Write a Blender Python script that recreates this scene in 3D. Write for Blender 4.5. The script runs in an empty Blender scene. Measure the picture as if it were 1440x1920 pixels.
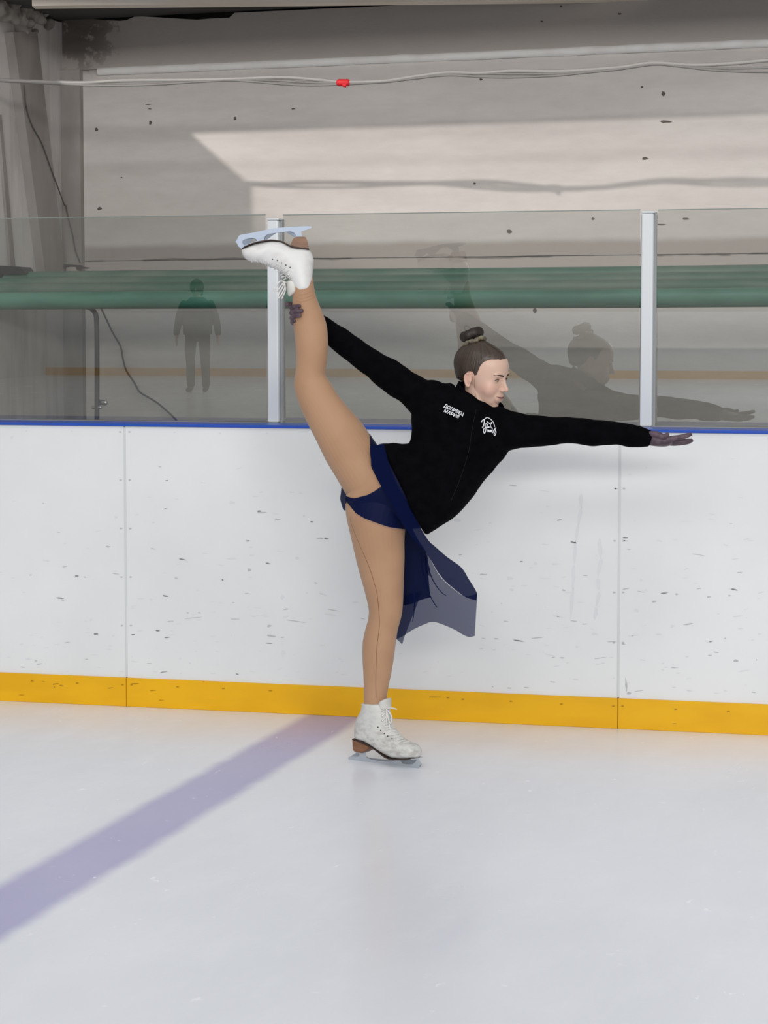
import bpy, bmesh, math, random
import numpy as np
from mathutils import Vector, Matrix, noise
from mathutils.bvhtree import BVHTree

# ============================================================ camera, light, exposure
SC = bpy.context.scene
COL = SC.collection
FPX = 4300.0                      # focal length in pixels of the 1440x1920 frame
YAW = math.radians(15.0)
PITCH = math.atan((960 - 618) / FPX)
CAM = np.array([2.27674, -8.49690, 1.5])
FW = np.array([-math.sin(YAW) * math.cos(PITCH), math.cos(YAW) * math.cos(PITCH), -math.sin(PITCH)])
RT = np.array([math.cos(YAW), math.sin(YAW), 0.0])
UP = np.cross(RT, FW)
cd = bpy.data.cameras.new('camera')
cam = bpy.data.objects.new('camera', cd)
COL.objects.link(cam)
cam.location = CAM
cam.rotation_euler = (math.pi / 2 - PITCH, 0, YAW)
cd.sensor_fit = 'VERTICAL'
cd.sensor_height = 36
cd.lens = 36 * FPX / 1920
cd.clip_end = 200
SC.camera = cam
SC.view_settings.view_transform = 'Standard'
SC.view_settings.look = 'None'
SC.view_settings.gamma = 1
SC.view_settings.use_curve_mapping = False
SC.view_settings.exposure = 0.0

w = bpy.data.worlds.new('hall_light')
SC.world = w
w.use_nodes = True
w.node_tree.nodes['Background'].inputs[0].default_value = (0.985, 0.985, 1.0, 1)
w.node_tree.nodes['Background'].inputs[1].default_value = 0.50


def area(name, loc, target, sx, sy, power, col=(1, 1, 1)):
    l = bpy.data.lights.new(name, 'AREA')
    l.shape = 'RECTANGLE'
    l.size, l.size_y, l.energy, l.color = sx, sy, power, col
    o = bpy.data.objects.new(name, l)
    COL.objects.link(o)
    o.location = loc
    o.rotation_euler = (Vector(target) - Vector(loc)).to_track_quat('-Z', 'Y').to_euler()
    return o


sd = bpy.data.lights.new('wall_spot', 'SPOT')        # narrow lamp washing the back wall
sd.energy, sd.color, sd.spot_size, sd.spot_blend, sd.shadow_soft_size = 2300, (1, .95, .9), math.radians(33), .25, .07
so = bpy.data.objects.new('wall_spot', sd)
COL.objects.link(so)
so.location = (-6.5, -6.0, 5.85)
so.rotation_euler = Vector((math.sin(math.radians(39)), math.cos(math.radians(39)), -math.tan(math.radians(7.5)))).to_track_quat('-Z', 'Y').to_euler()
area('rink_fill', (0.0, -5.5, 7.5), (0.2, -1, 0), 7.0, 2.0, 105, (.95, .97, 1))
area('rink_fill', (3.5, -13.0, 7.0), (0.2, -1, 0.6), 8.0, 2.0, 290, (.97, .98, 1))
area('rink_fill', (0.0, -24.0, 7.0), (0.0, -28, 0.6), 14.0, 3.0, 620, (.98, .98, 1))  # added unseen lamp, brightens the far side mirrored in the glass
area('rink_fill', (8.0, -24.0, 6.2), (0.0, 2, 1.6), 12.0, 2.0, 2100, (1, .98, .96))  # added frontal fill, lifts the shaded upper wall and side wall


# ============================================================ mapping helpers
def ray(px, py):
    return FW + (px - 720) / FPX * RT - (py - 960) / FPX * UP


def hit(px, py, p0, n):
    d = ray(px, py)
    k = np.dot(np.asarray(p0, float) - CAM, n) / np.dot(d, n)
    return CAM + k * d


def proj(P):
    v = np.asarray(P, float) - CAM
    z = v @ FW
    return 720 + FPX * (v @ RT) / z, 960 - FPX * (v @ UP) / z


YN = np.array([0, 1.0, 0])


def boardpt(px, py, y=0.0):
    return hit(px, py, (0, y, 0), YN)


# ============================================================ materials
def mat(name, col=(.5, .5, .5), rough=.5, spec=.5, metal=0.0, build=None, **kw):
    m = bpy.data.materials.new(name)
    m.use_nodes = True
    nt = m.node_tree
    b = nt.nodes['Principled BSDF']
    b.inputs['Base Color'].default_value = (*col, 1)
    b.inputs['Roughness'].default_value = rough
    b.inputs['Specular IOR Level'].default_value = spec
    b.inputs['Metallic'].default_value = metal
    for k, v in kw.items():
        b.inputs[k].default_value = v
    if build:
        build(nt, b)
    return m


class NT:
    def __init__(s, nt):
        s.nt = nt

    def n(s, typ, **kw):
        x = s.nt.nodes.new(typ)
        for k, v in kw.items():
            setattr(x, k, v)
        return x

    def link(s, a, b):
        s.nt.links.new(a, b)

    def math(s, op, a, b=None, c=None, clamp=False):
        x = s.n('ShaderNodeMath', operation=op, use_clamp=clamp)
        for i, v in enumerate((a, b, c)):
            if v is None:
                continue
            if isinstance(v, (int, float)):
                x.inputs[i].default_value = v
            else:
                s.link(v, x.inputs[i])
        return x.outputs[0]

    def ss(s, v, a, b):
        x = s.n('ShaderNodeMapRange', interpolation_type='SMOOTHSTEP')
        s.link(v, x.inputs[0])
        x.inputs[1].default_value = a
        x.inputs[2].default_value = b
        return x.outputs[0]

    def mix(s, f, a, b):
        x = s.n('ShaderNodeMix', data_type='RGBA')
        for i, v in ((0, f), (6, a), (7, b)):
            if isinstance(v, (int, float)):
                x.inputs[i].default_value = v
            elif isinstance(v, tuple):
                x.inputs[i].default_value = (*v, 1)
            else:
                s.link(v, x.inputs[i])
        return x.outputs[2]

    def pos(s, scale=(1, 1, 1)):
        g = s.n('ShaderNodeNewGeometry')
        m = s.n('ShaderNodeMapping')
        m.inputs['Scale'].default_value = scale
        s.link(g.outputs['Position'], m.inputs[0])
        return m.outputs[0]

    def noise(s, scale, vscale=(1, 1, 1), detail=4, rough=.5, off=0.0):
        x = s.n('ShaderNodeTexNoise')
        x.inputs['Scale'].default_value = scale
        x.inputs['Detail'].default_value = detail
        x.inputs['Roughness'].default_value = rough
        p = s.pos(vscale)
        if off:
            v = s.n('ShaderNodeVectorMath', operation='ADD')
            v.inputs[1].default_value = (off, off * 1.7, off * .6)
            s.link(p, v.inputs[0])
            p = v.outputs[0]
        s.link(p, x.inputs['Vector'])
        return x.outputs[0]

    def bump(s, h, b, strength=.2, dist=.01):
        x = s.n('ShaderNodeBump')
        x.inputs['Strength'].default_value = strength
        x.inputs['Distance'].default_value = dist
        s.link(h, x.inputs['Height'])
        s.link(x.outputs[0], b.inputs['Normal'])


def noisy(c1, c2, scale, vscale=(1, 1, 1), lo=.35, hi=.65, bump=0, bd=.002):
    def f(nt, b):
        t = NT(nt)
        n = t.noise(scale, vscale)
        t.link(t.mix(t.ss(n, lo, hi), c1, c2), b.inputs['Base Color'])
        if bump:
            t.bump(n, b, bump, bd)
    return f


def vcol(attr):
    def f(nt, b):
        t = NT(nt)
        a = t.n('ShaderNodeVertexColor', layer_name=attr)
        t.link(a.outputs[0], b.inputs['Base Color'])
    return f


# ============================================================ mesh helpers
def tag(o, label, cat, group=None):
    o['label'] = label
    o['category'] = cat
    if group:
        o['group'] = group
    return o


def struct(o, label=None):
    o['kind'] = 'structure'
    if label:
        o['label'] = label
    return o


def mesh_obj(name, verts, faces, m, parent=None, smooth=False, mi=None):
    me = bpy.data.meshes.new(name)
    me.from_pydata([tuple(map(float, v)) for v in verts], [], [tuple(map(int, f)) for f in faces])
    for x in (m if isinstance(m, (list, tuple)) else [m]):
        me.materials.append(x)
    if mi is not None:
        me.polygons.foreach_set('material_index', mi)
    if smooth:
        me.polygons.foreach_set('use_smooth', [True] * len(me.polygons))
    me.update()
    o = bpy.data.objects.new(name, me)
    COL.objects.link(o)
    if parent is not None:
        o.parent = parent
        o.matrix_parent_inverse = Matrix.Translation(-parent_loc(parent))
    return o


def parent_loc(p):
    v = Vector(p.location)
    while p.parent is not None:
        v = v + p.parent.location + p.matrix_parent_inverse.to_translation()
        p = p.parent
    return v


def empty(name, loc):
    o = bpy.data.objects.new(name, None)
    o.empty_display_size = .1
    COL.objects.link(o)
    o.location = [float(x) for x in loc]
    return o


class MB:
    """collects shapes, builds one mesh"""

    def __init__(s):
        s.v, s.f, s.m = [], [], []

    def add(s, v, f, mi=0):
        o = len(s.v)
        s.v += [tuple(map(float, x)) for x in v]
        s.f += [tuple(int(i) + o for i in x) for x in f]
        s.m += [mi] * len(f)
        return s

    def box(s, a, b, mi=0, bev=0.0):
        if bev > 0:
            bm = bmesh.new()
            bmesh.ops.create_cube(bm, size=1)
            for v in bm.verts:
                v.co = Vector([(a[i] + b[i]) / 2 + v.co[i] * (b[i] - a[i]) for i in range(3)])
            bmesh.ops.bevel(bm, geom=bm.edges[:], offset=bev, segments=2, profile=.5, affect='EDGES')
            s.add([v.co[:] for v in bm.verts], [[v.index for v in f.verts] for f in bm.faces], mi)
            bm.free()
            return s
        v = [(x, y, z) for z in (a[2], b[2]) for y in (a[1], b[1]) for x in (a[0], b[0])]
        s.add(v, [(0, 2, 3, 1), (4, 5, 7, 6), (0, 1, 5, 4), (2, 6, 7, 3), (0, 4, 6, 2), (1, 3, 7, 5)], mi)
        return s

    def tube(s, pts, r, n=10, mi=0, sub=4, flat=None):
        v, f = tube(pts, r, n, sub)
        return s.add(v, f, mi)

    def build(s, name, m, parent=None, smooth=False):
        return mesh_obj(name, s.v, s.f, m, parent, smooth, s.m)


def catmull(P, sub):
    P = np.asarray(P, float)
    if sub <= 1 or len(P) < 3:
        return P
    Q = np.vstack([2 * P[0] - P[1], P, 2 * P[-1] - P[-2]])
    out = []
    for i in range(1, len(Q) - 2):
        for k in range(sub):
            t = k / sub
            a, b, c, d = Q[i - 1], Q[i], Q[i + 1], Q[i + 2]
            out.append(.5 * ((2 * b) + (-a + c) * t + (2 * a - 5 * b + 4 * c - d) * t * t + (-a + 3 * b - 3 * c + d) * t ** 3))
    out.append(P[-1])
    return np.array(out)


def unit(v):
    v = np.asarray(v, float)
    return v / (np.linalg.norm(v) + 1e-12)


def rings_mesh(rings, capped=True):
    n = len(rings[0])
    v = [p for r in rings for p in r]
    f = []
    for i in range(len(rings) - 1):
        for j in range(n):
            k = (j + 1) % n
            f.append((i * n + j, i * n + k, (i + 1) * n + k, (i + 1) * n + j))
    if capped:
        v.append(np.mean(rings[0], 0))
        c0 = len(v) - 1
        v.append(np.mean(rings[-1], 0))
        c1 = len(v) - 1
        for j in range(n):
            k = (j + 1) % n
            f.append((c0, k, j))
            f.append((c1, (len(rings) - 1) * n + j, (len(rings) - 1) * n + k))
    return v, f


def tube(pts, r, n=10, sub=4):
    """round tube with rounded ends; r number or list per point"""
    pts = np.asarray(pts, float)
    r = np.full(len(pts), r, float) if np.isscalar(r) else np.asarray(r, float)
    D = catmull(np.hstack([pts, r[:, None]]), sub)
    P, R_ = D[:, :3], D[:, 3]
    T = np.gradient(P, axis=0)
    T = T / (np.linalg.norm(T, axis=1)[:, None] + 1e-12)
    up = np.array([0, 0, 1.0]) if abs(T[0][2]) < .9 else np.array([1.0, 0, 0])
    rings = []
    u = unit(np.cross(T[0], up))
    # end caps
    P2, R2, T2 = [], [], []
    for q in (.25, .7):
        P2.append(P[0] - T[0] * R_[0] * (1 - q) * .9)
        R2.append(R_[0] * math.sqrt(max(0.02, 1 - (1 - q) ** 2)))
        T2.append(T[0])
    P2 += list(P)
    R2 += list(R_)
    T2 += list(T)
    for q in (.7, .25):
        P2.append(P[-1] + T[-1] * R_[-1] * (1 - q) * .9)
        R2.append(R_[-1] * math.sqrt(max(0.02, 1 - (1 - q) ** 2)))
        T2.append(T[-1])
    a = np.linspace(0, 2 * math.pi, n, endpoint=False)
    for p, rr, t in zip(P2, R2, T2):
        u = unit(u - t * np.dot(u, t))
        w_ = np.cross(t, u)
        rings.append([p + rr * (math.cos(x) * u + math.sin(x) * w_) for x in a])
    return rings_mesh(rings)


def voxel(parts, size, smooth=4, factor=.5, name='tmp'):
    """union of closed shapes: voxel remesh + smoothing, returns verts, faces"""
    mb = MB()
    for v, f in parts:
        mb.add(v, f)
    o = mb.build(name, [])
    m = o.modifiers.new('r', 'REMESH')
    m.mode = 'VOXEL'
    m.voxel_size = size
    if smooth:
        m = o.modifiers.new('s', 'SMOOTH')
        m.factor = factor
        m.iterations = smooth
    dg = bpy.context.evaluated_depsgraph_get()
    me = bpy.data.meshes.new_from_object(o.evaluated_get(dg))
    V = np.empty(len(me.vertices) * 3)
    me.vertices.foreach_get('co', V)
    V = V.reshape(-1, 3)
    F_ = np.empty(len(me.polygons) * 4, int)
    if len(me.loops) == len(F_):
        me.loops.foreach_get('vertex_index', F_)
        F_ = F_.reshape(-1, 4)
    else:
        F_ = [tuple(p.vertices) for p in me.polygons]
    N = np.empty(len(me.vertices) * 3)
    me.vertices.foreach_get('normal', N)
    bpy.data.objects.remove(o)
    bpy.data.meshes.remove(me)
    return V, np.asarray(F_), N.reshape(-1, 3)


def sub_mesh(V, F_, keep):
    F2 = F_[keep]
    idx = np.unique(F2)
    mp = -np.ones(len(V), int)
    mp[idx] = np.arange(len(idx))
    return idx, mp[F2]


def in_poly(px, py, poly):
    poly = np.asarray(poly, float)
    c = np.zeros(len(px), bool)
    j = len(poly) - 1
    for i in range(len(poly)):
        xi, yi = poly[i]
        xj, yj = poly[j]
        m = ((yi > py) != (yj > py)) & (px < (xj - xi) * (py - yi) / (yj - yi + 1e-12) + xi)
        c ^= m
        j = i
    return c


def projv(V):
    v = V - CAM
    z = v @ FW
    return 720 + FPX * (v @ RT) / z, 960 - FPX * (v @ UP) / z


def extrude_poly(pts, nvec, hw):
    """closed prism over planar outline pts (3D) with half thickness hw along nvec"""
    pts = [np.asarray(p, float) for p in pts]
    n = len(pts)
    v = [p - nvec * hw for p in pts] + [p + nvec * hw for p in pts]
    f = [tuple(range(n)), tuple(range(2 * n - 1, n - 1, -1))]
    for i in range(n):
        j = (i + 1) % n
        f.append((i, i + n, j + n, j))
    return v, f


# ============================================================ SETTING
# ---- ice
LX = boardpt(630, 1343)[0]


def ice_nodes(nt, b):
    t = NT(nt)
    g = t.n('ShaderNodeNewGeometry')
    sep = t.n('ShaderNodeSeparateXYZ')
    t.link(g.outputs['Position'], sep.inputs[0])
    warp = t.math('MULTIPLY', t.math('SUBTRACT', t.noise(6.0), .5), .03)
    dx = t.math('ABSOLUTE', t.math('ADD', t.math('SUBTRACT', sep.outputs[0], LX), warp))
    inside = t.math('SUBTRACT', 1.0, t.ss(dx, .085, .150))
    cloud = t.ss(t.noise(1.1, (1, .5, 1), 3), .3, .7)
    base = t.mix(cloud, (.76, .785, .83), (.83, .85, .90))
    frost = t.ss(t.noise(9, (1, .35, 1), 5, .6), .45, .75)
    base = t.mix(t.math('MULTIPLY', frost, .35), base, (.86, .88, .91))
    lined = t.mix(t.math('MULTIPLY', inside, .86), base, (.37, .35, .60))
    # flecks of snow and blade scratches
    s1 = t.ss(t.noise(30, (.8, .45, 1), 3, .6, 3.1), .66, .73)
    s2 = t.ss(t.noise(5, (1, 1, 1), 2, .5, 8.2), .50, .62)
    fl = t.math('MULTIPLY', s1, s2)
    s3 = t.ss(t.noise(60, (.16, 1.0, 1), 2, .5, 5.0), .72, .80)
    fl = t.math('MAXIMUM', fl, t.math('MULTIPLY', s3, .6))
    colr = t.mix(fl, lined, (.93, .94, .96))
    t.link(colr, b.inputs['Base Color'])
    rn = t.noise(4, (1, .4, 1), 4, .6, 2.0)
    mr = t.n('ShaderNodeMapRange')
    t.link(rn, mr.inputs[0])
    mr.inputs[3].default_value = .14
    mr.inputs[4].default_value = .34
    t.link(mr.outputs[0], b.inputs['Roughness'])
    t.bump(t.noise(14, (1, .5, 1), 4, .6), b, .06, .01)


M_ice = mat('ice', (.78, .8, .84), .22, .5, build=ice_nodes, IOR=1.31)
MB().box((-16, -30, -.1), (16, 0, 0)).build('floor', M_ice)
struct(bpy.data.objects['floor'], 'pale ice of the rink with a faded blue line across it')
M_slab = mat('grey_concrete', build=noisy((.30, .29, .28), (.36, .35, .34), 3), rough=.9)
struct(MB().box((-16, 0, -.1), (16, 3.9, -.002)).build('trim_1', M_slab), 'concrete walkway behind the rink boards')

# ---- boards
M_white = mat('board_plastic', (.80, .82, .83), .28, .4,
              build=noisy((.685, .70, .70), (.755, .765, .765), 1.3, (1, 1, 1), .3, .7))
M_yel = mat('kick_plastic', (.70, .40, .01), .35, .4, build=noisy((.74, .385, .001), (.80, .43, .002), 3, (1, 1, 3)))
M_sc1 = mat('scuff_grey', (.46, .47, .49), .6, .3)
M_sc2 = mat('scuff_dark', (.22, .23, .24), .6, .3)
M_sc3 = mat('scuff_faint', (.66, .67, .69), .6, .3)
M_sc4 = mat('scuff_on_yellow', (.42, .21, .004), .6, .3)
M_joint = mat('joint_strip', (.60, .62, .62), .4, .4)
M_blue = mat('cap_blue', (.012, .07, .42), .35, .4)

XS1, XS2 = boardpt(236, 1090)[0], boardpt(1160.6, 1118)[0]
PW = XS2 - XS1
scuffs = []   # px, py, length, height, angle, tone
S5 = [(225, 683, 30, 5, 1), (236, 690, 14, 5, 0), (685, 538, 30, 5, 1), (620, 675, 26, 6, 1), (985, 362, 40, 6, 0), (972, 357, 16, 6, 1), (1005, 553, 20, 6, 1),
      (935, 577, 16, 14, 0), (1115, 533, 18, 12, 2), (1060, 680, 18, 20, 2), (725, 757, 70, 3, 0), (1110, 770, 90, 3, 0), (882, 762, 40, 3, 0),
      (1250, 728, 60, 3, 0), (1240, 745, 50, 8, 2), (592, 805, 18, 6, 1), (628, 830, 26, 5, 1), (360, 817, 18, 8, 1), (500, 820, 18, 5, 1),
      (1010, 787, 18, 10, 0), (1018, 825, 34, 8, 0), (1010, 852, 28, 4, 1), (1062, 890, 20, 26, 2), (85, 942, 18, 4, 0), (147, 930, 24, 4, 0), (135, 918, 12, 4, 0),
      (405, 490, 18, 7, 0), (288, 600, 16, 6, 1), (318, 604, 12, 4, 0), (115, 596, 12, 4, 0), (660, 608, 12, 5, 0), (835, 615, 10, 6, 1),
      (830, 560, 24, 4, 2), (870, 535, 40, 8, 2), (930, 468, 16, 5, 1), (942, 492, 16, 5, 2), (945, 522, 20, 6, 2), (1225, 460, 20, 5, 1), (1200, 460, 30, 3, 0),
      (1140, 375, 12, 10, 2), (870, 325, 24, 12, 2), (1170, 397, 14, 5, 1), (45, 80, 12, 16, 2), (600, 190, 12, 4, 0), (625, 242, 14, 3, 1),
      (622, 348, 14, 3, 1), (435, 380, 12, 14, 2), (815, 846, 24, 4, 2), (1210, 860, 24, 6, 2), (435, 592, 34, 3, 0), (615, 960, 30, 3, 1),
      (530, 685, 30, 6, 2), (567, 688, 14, 8, 2), (705, 738, 12, 5, 0), (748, 738, 14, 4, 0), (740, 655, 16, 4, 2), (925, 665, 16, 3, 0),
      (830, 702, 20, 4, 2), (875, 700, 12, 3, 0), (640, 770, 30, 3, 0), (645, 806, 12, 4, 2), (1060, 830, 16, 4, 0), (735, 884, 14, 4, 2), (815, 884, 20, 4, 2),
      (560, 928, 20, 3, 0), (890, 968, 14, 4, 1), (800, 966, 26, 4, 2), (1075, 975, 20, 3, 2), (1290, 970, 26, 5, 2), (1140, 985, 40, 3, 2), (1185, 626, 14, 4, 0),
      (1220, 672, 16, 5, 2), (968, 720, 30, 3, 2), (1050, 508, 30, 3, 2), (330, 796, 12, 6, 2), (342, 765, 12, 8, 2), (425, 825, 12, 5, 2), (325, 912, 12, 4, 0), (370, 943, 18, 4, 2),
      (1095, 286, 24, 6, 2), (1128, 290, 16, 4, 2), (575, 400, 14, 6, 2), (515, 370, 20, 4, 2), (560, 305, 20, 3, 2), (330, 497, 20, 3, 2), (50, 607, 14, 3, 2), (128, 860, 16, 3, 2)]
for x, y, l, h, tn in S5:
    scuffs.append((x / 2, y / 2 + 780, l / 2, h / 2, (1 if (x * 7 + y) % 3 else -1) * ((x + y) % 12), tn))
S6 = [(365, 203, 44, 4, 0), (500, 227, 56, 3, 2), (560, 349, 26, 5, 1), (622, 444, 34, 6, 1), (840, 424, 26, 5, 1), (840, 437, 20, 5, 0), (852, 472, 22, 4, 0),
      (985, 438, 34, 8, 2), (1145, 495, 64, 3, 0), (400, 524, 16, 4, 1), (460, 532, 20, 12, 2), (240, 578, 34, 6, 0), (352, 595, 34, 14, 2), (360, 643, 22, 12, 2),
      (578, 645, 18, 7, 0), (670, 583, 22, 4, 0), (905, 603, 16, 14, 2), (925, 645, 18, 10, 2), (1002, 657, 34, 5, 1), (1055, 662, 14, 8, 0), (960, 693, 22, 8, 0),
      (885, 730, 26, 16, 2), (1300, 643, 32, 7, 1), (1320, 570, 28, 4, 0), (1277, 668, 14, 7, 0), (1190, 673, 18, 6, 0), (1315, 755, 46, 6, 2), (1105, 788, 44, 7, 0),
      (710, 830, 28, 12, 2), (782, 862, 44, 4, 0), (830, 872, 20, 7, 0), (295, 850, 22, 6, 0), (388, 858, 54, 5, 1), (240, 848, 20, 3, 0), (635, 884, 16, 8, 2), (735, 930, 60, 3, 0),
      (912, 940, 34, 6, 2), (1045, 972, 36, 4, 0), (430, 916, 22, 5, 2), (572, 930, 22, 6, 0), (1305, 943, 24, 12, 0), (1340, 985, 54, 6, 2), (1200, 861, 18, 5, 0), (1195, 920, 22, 5, 0),
      (1380, 1076, 20, 6, 0), (98, 1008, 20, 4, 2), (468, 846, 60, 4, 0), (622, 775, 34, 4, 0), (590, 803, 30, 6, 2), (842, 1045, 10, 60, 0), (855, 1080, 22, 12, 0), (895, 1070, 50, 3, 0),
      (1045, 1055, 20, 6, 2), (1110, 1070, 26, 6, 2), (1260, 1070, 20, 5, 2), (700, 310 + 500, 20, 4, 2), (800, 217, 14, 6, 0), (268, 362, 14, 5, 2), (130, 350, 30, 14, 2), (500, 452, 34, 6, 2),
      (1200, 322, 24, 3, 2), (1325, 254, 22, 4, 2), (1100, 356, 80, 2, 2), (1050, 432, 26, 5, 2), (1368, 436, 26, 4, 2), (580, 590, 26, 5, 2), (545, 535, 40, 8, 2),
      (440, 550, 28, 4, 2), (500, 596, 60, 3, 2), (545, 630, 30, 3, 2), (666, 788, 26, 4, 0), (860, 838, 24, 5, 2), (980, 832, 34, 8, 2), (1100, 925, 20, 6, 2), (1405, 830, 20, 4, 2), (1040, 795, 22, 5, 2), (335, 776, 26, 4, 0),
      (365, 897, 20, 4, 2), (520, 918, 50, 6, 2), (350, 1058, 22, 5, 0), (422, 1056, 26, 5, 0), (278, 1052, 10, 5, 0), (630, 1022, 30, 8, 2), (1010, 920 + 50, 20, 4, 2), (1225, 1080, 30, 4, 2)]
for x, y, l, h, tn in S6:
    scuffs.append((x / 2.25 + 800, y / 2.25 + 820, l / 2.25, h / 2.25, (1 if (x * 7 + y) % 3 else -1) * ((x + y) % 12), tn))
# two long rubbed streaks
for pts, wd in ((((650, 240), (652, 300), (640, 370), (628, 440), (622, 540), (616, 640), (608, 755)), 15), (((728, 430), (736, 510), (722, 590), (728, 650), (716, 715), (708, 775)), 18)):
    for (x0, y0), (x1, y1) in zip(pts[:-1], pts[1:]):
        L_ = math.hypot(x1 - x0, y1 - y0)
        scuffs.append(((x0 + x1) / 4.5 + 800, (y0 + y1) / 4.5 + 820, L_ / 2.25 * 1.1, wd / 2.25, math.degrees(math.atan2(y1 - y0, x1 - x0)), 2))
rnd = random.Random(7)
for i in range(210):
    px, py = rnd.uniform(0, 1440), 1300 - abs(rnd.gauss(0, 190)) - rnd.random() * 20
    if py < 840:
        continue
    scuffs.append((px, py, rnd.uniform(3, 16), rnd.uniform(1, 2.6), rnd.uniform(-16, 16), rnd.choice((2, 2, 2, 2, 2, 0))))
for px0 in (236, 1160):     # screw heads beside the joints
    for k, py in enumerate((810, 900, 991, 1082, 1173, 1284) if px0 < 500 else (916, 1014, 1111, 1205, 1324)):
        for dx in (-8, 9):
            q = proj((boardpt(px0, 1090)[0], 0, boardpt(px0, py)[2]))
            scuffs.append((q[0] + dx, q[1], 6, 3.4, 0, 3 if py > 1250 else 0))
for px, py in ((50, 808), (135, 809), (327, 811), (413, 812), (501, 812), (1370, 821), (1290, 820), (1440, 822)):
    scuffs.append((px, py, 5, 3, 0, 2))
for px, py in ((60, 1277), (145, 1281), (333, 1288), (419, 1291), (507, 1295), (840, 1308), (868, 1311), (958, 1315), (1053, 1320), (1267, 1330), (1366, 1334)):
    scuffs.append((px, py, 7, 3, 0, 3))
scuffs += [(253, 1282, 18, 2.6, 0, 3), (303, 1313, 12, 1.5, 0, 3), (1265, 1357, 10, 1.5, 0, 3), (40, 1303, 12, 1.5, 0, 3), (815, 1307, 26, 2, 0, 3)]


def blob(px, py, l, h, ang, y, seed, plane=None):
    rr = random.Random(seed)
    a0 = math.radians(ang)
    out = []
    n = 12
    for k in range(n):
        a = 2 * math.pi * k / n
        j = rr.uniform(.7, 1.1)
        x, z = math.cos(a) * l / 2 * j, math.sin(a) * h / 2 * j * (1 - .35 * math.cos(a))
        X, Y = px + x * math.cos(a0) - z * math.sin(a0), py + x * math.sin(a0) + z * math.cos(a0)
        out.append(plane(X, Y) if plane else boardpt(X, Y, y))
    return out


XE0, XE1 = XS1 - PW, XS2 + PW
segs = [(XE0, XS1, 'white rink board left of the left joint, with a yellow kick plate'),
        (XS1, XS2, 'scuffed white rink board behind the skater, between both joints, with yellow kick plate'),
        (XS2, XE1, 'white rink board right of the right joint, with a yellow kick plate')]
for k, (x0, x1, lab) in enumerate(segs):
    root = empty('dasher_board', ((x0 + x1) / 2, .03, 0))
    tag(root, lab, 'rink board', 'rink boards')
    mb = MB().box((x0 + .003, 0, .116), (x1 - .003, .06, 1.118), 0)
    kb = MB().box((x0 + .001, -.008, 0), (x1 - .001, .06, .116), 0, .002)
    for i, (px, py, l, h, a, tn) in enumerate(scuffs):
        P = boardpt(px, py, 0)
        if x0 <= P[0] < x1 and .0 < P[2] < 1.11:
            if P[2] < .112:
                pts = blob(px, py, l, h, a, -.0086, i)
                kb.add(pts, [tuple(range(len(pts)))], 1)
            elif P[2] > .125:
                if tn == 3:
                    tn = 0
                pts = blob(px, py, l, h, a, -.0006, i)
                pts = [p for p in pts]
                if min(p[2] for p in pts) < .118:
                    continue
                mb.add(pts, [tuple(range(len(pts)))], 1 + tn)
    mb.build('panel', [M_white, M_sc1, M_sc2, M_sc3], root)
    kb.build('kick_plate', [M_yel, M_sc4], root)
for X in (XS1, XS2):
    tag(MB().box((X - .0045, -.0022, .118), (X + .0045, .004, 1.116), 0, .001).build('joint_strip', M_joint),
        'thin grey joint strip between the white boards, %s' % ('left of the skater' if X == XS1 else 'below the forearm of the outstretched arm'), 'strip', 'board joint strips')
struct(MB().box((XE0, .06, 1.06), (XE1, .34, 1.1295)).build('trim_6', mat('grey_base_channel', (.38, .37, .40), .5, .4)), 'grey channel holding the glass behind the blue rail')
o = MB().box((XE0, -.010, 1.1185), (XE1, .215, 1.130), 0, .003).build('cap_rail', M_blue)
tag(o, 'long thin blue cap rail running along the top of the white boards', 'rail')

# ---- posts and glass
M_post = mat('powder_coated_aluminium', (.66, .69, .70), .35, .5)
M_gasket = mat('grey_gasket', (.30, .31, .31), .6, .3)


def glass_nodes(nt, b):
    t = NT(nt)
    nt.nodes.remove(b)
    out = nt.nodes['Material Output']
    tr = t.n('ShaderNodeBsdfTransparent')
    tr.inputs[0].default_value = (.73, .75, .735, 1)
    gl = t.n('ShaderNodeBsdfGlossy')
    gl.inputs['Roughness'].default_value = .0
    gl.inputs['Color'].default_value = (.97, 1, .98, 1)
    fr = t.n('ShaderNodeFresnel')
    fr.inputs[0].default_value = 1.52
    k = t.math('MULTIPLY', fr.outputs[0], 3.5, clamp=True)
    mx = t.n('ShaderNodeMixShader')
    t.link(k, mx.inputs[0])
    t.link(tr.outputs[0], mx.inputs[1])
    t.link(gl.outputs[0], mx.inputs[2])
    t.link(mx.outputs[0], out.inputs[0])


M_glass = mat('rink_glass', build=glass_nodes)
M_edge = mat('glass_edge', (.20, .24, .22), .2, .5)
XP1, XP2 = boardpt(517, 700, .27)[0], boardpt(1214.5, 700, .27)[0]
ZT = boardpt(720, 401, .27)[2]
for X, lab in ((XP1, 'white glass support post behind the raised skate'), (XP2, 'white glass support post behind the outstretched hand')):
    root = empty('glass_post', (X, .27, 1.13))
    tag(root, lab, 'post', 'glass support posts')
    zt = boardpt(515, 413, .25)[2] if X == XP1 else boardpt(1217, 400, .25)[2]
    MB().box((X - .025, .238, 1.130), (X + .021, .266, zt), 0, .006).box((X - .027, .278, 1.130), (X + .027, .31, zt), 0, .004).build('column', M_post, root)
    MB().box((X - .030, .266, 1.130), (X + .030, .278, zt - .004), 0).build('gasket', M_gasket, root)
    MB().box((X - .026, .236, zt), (X + .026, .312, zt + .008), 0, .003).build('end_cap', M_post, root)
TILT = math.radians(.62)
TURN = math.radians(1.1)
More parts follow.
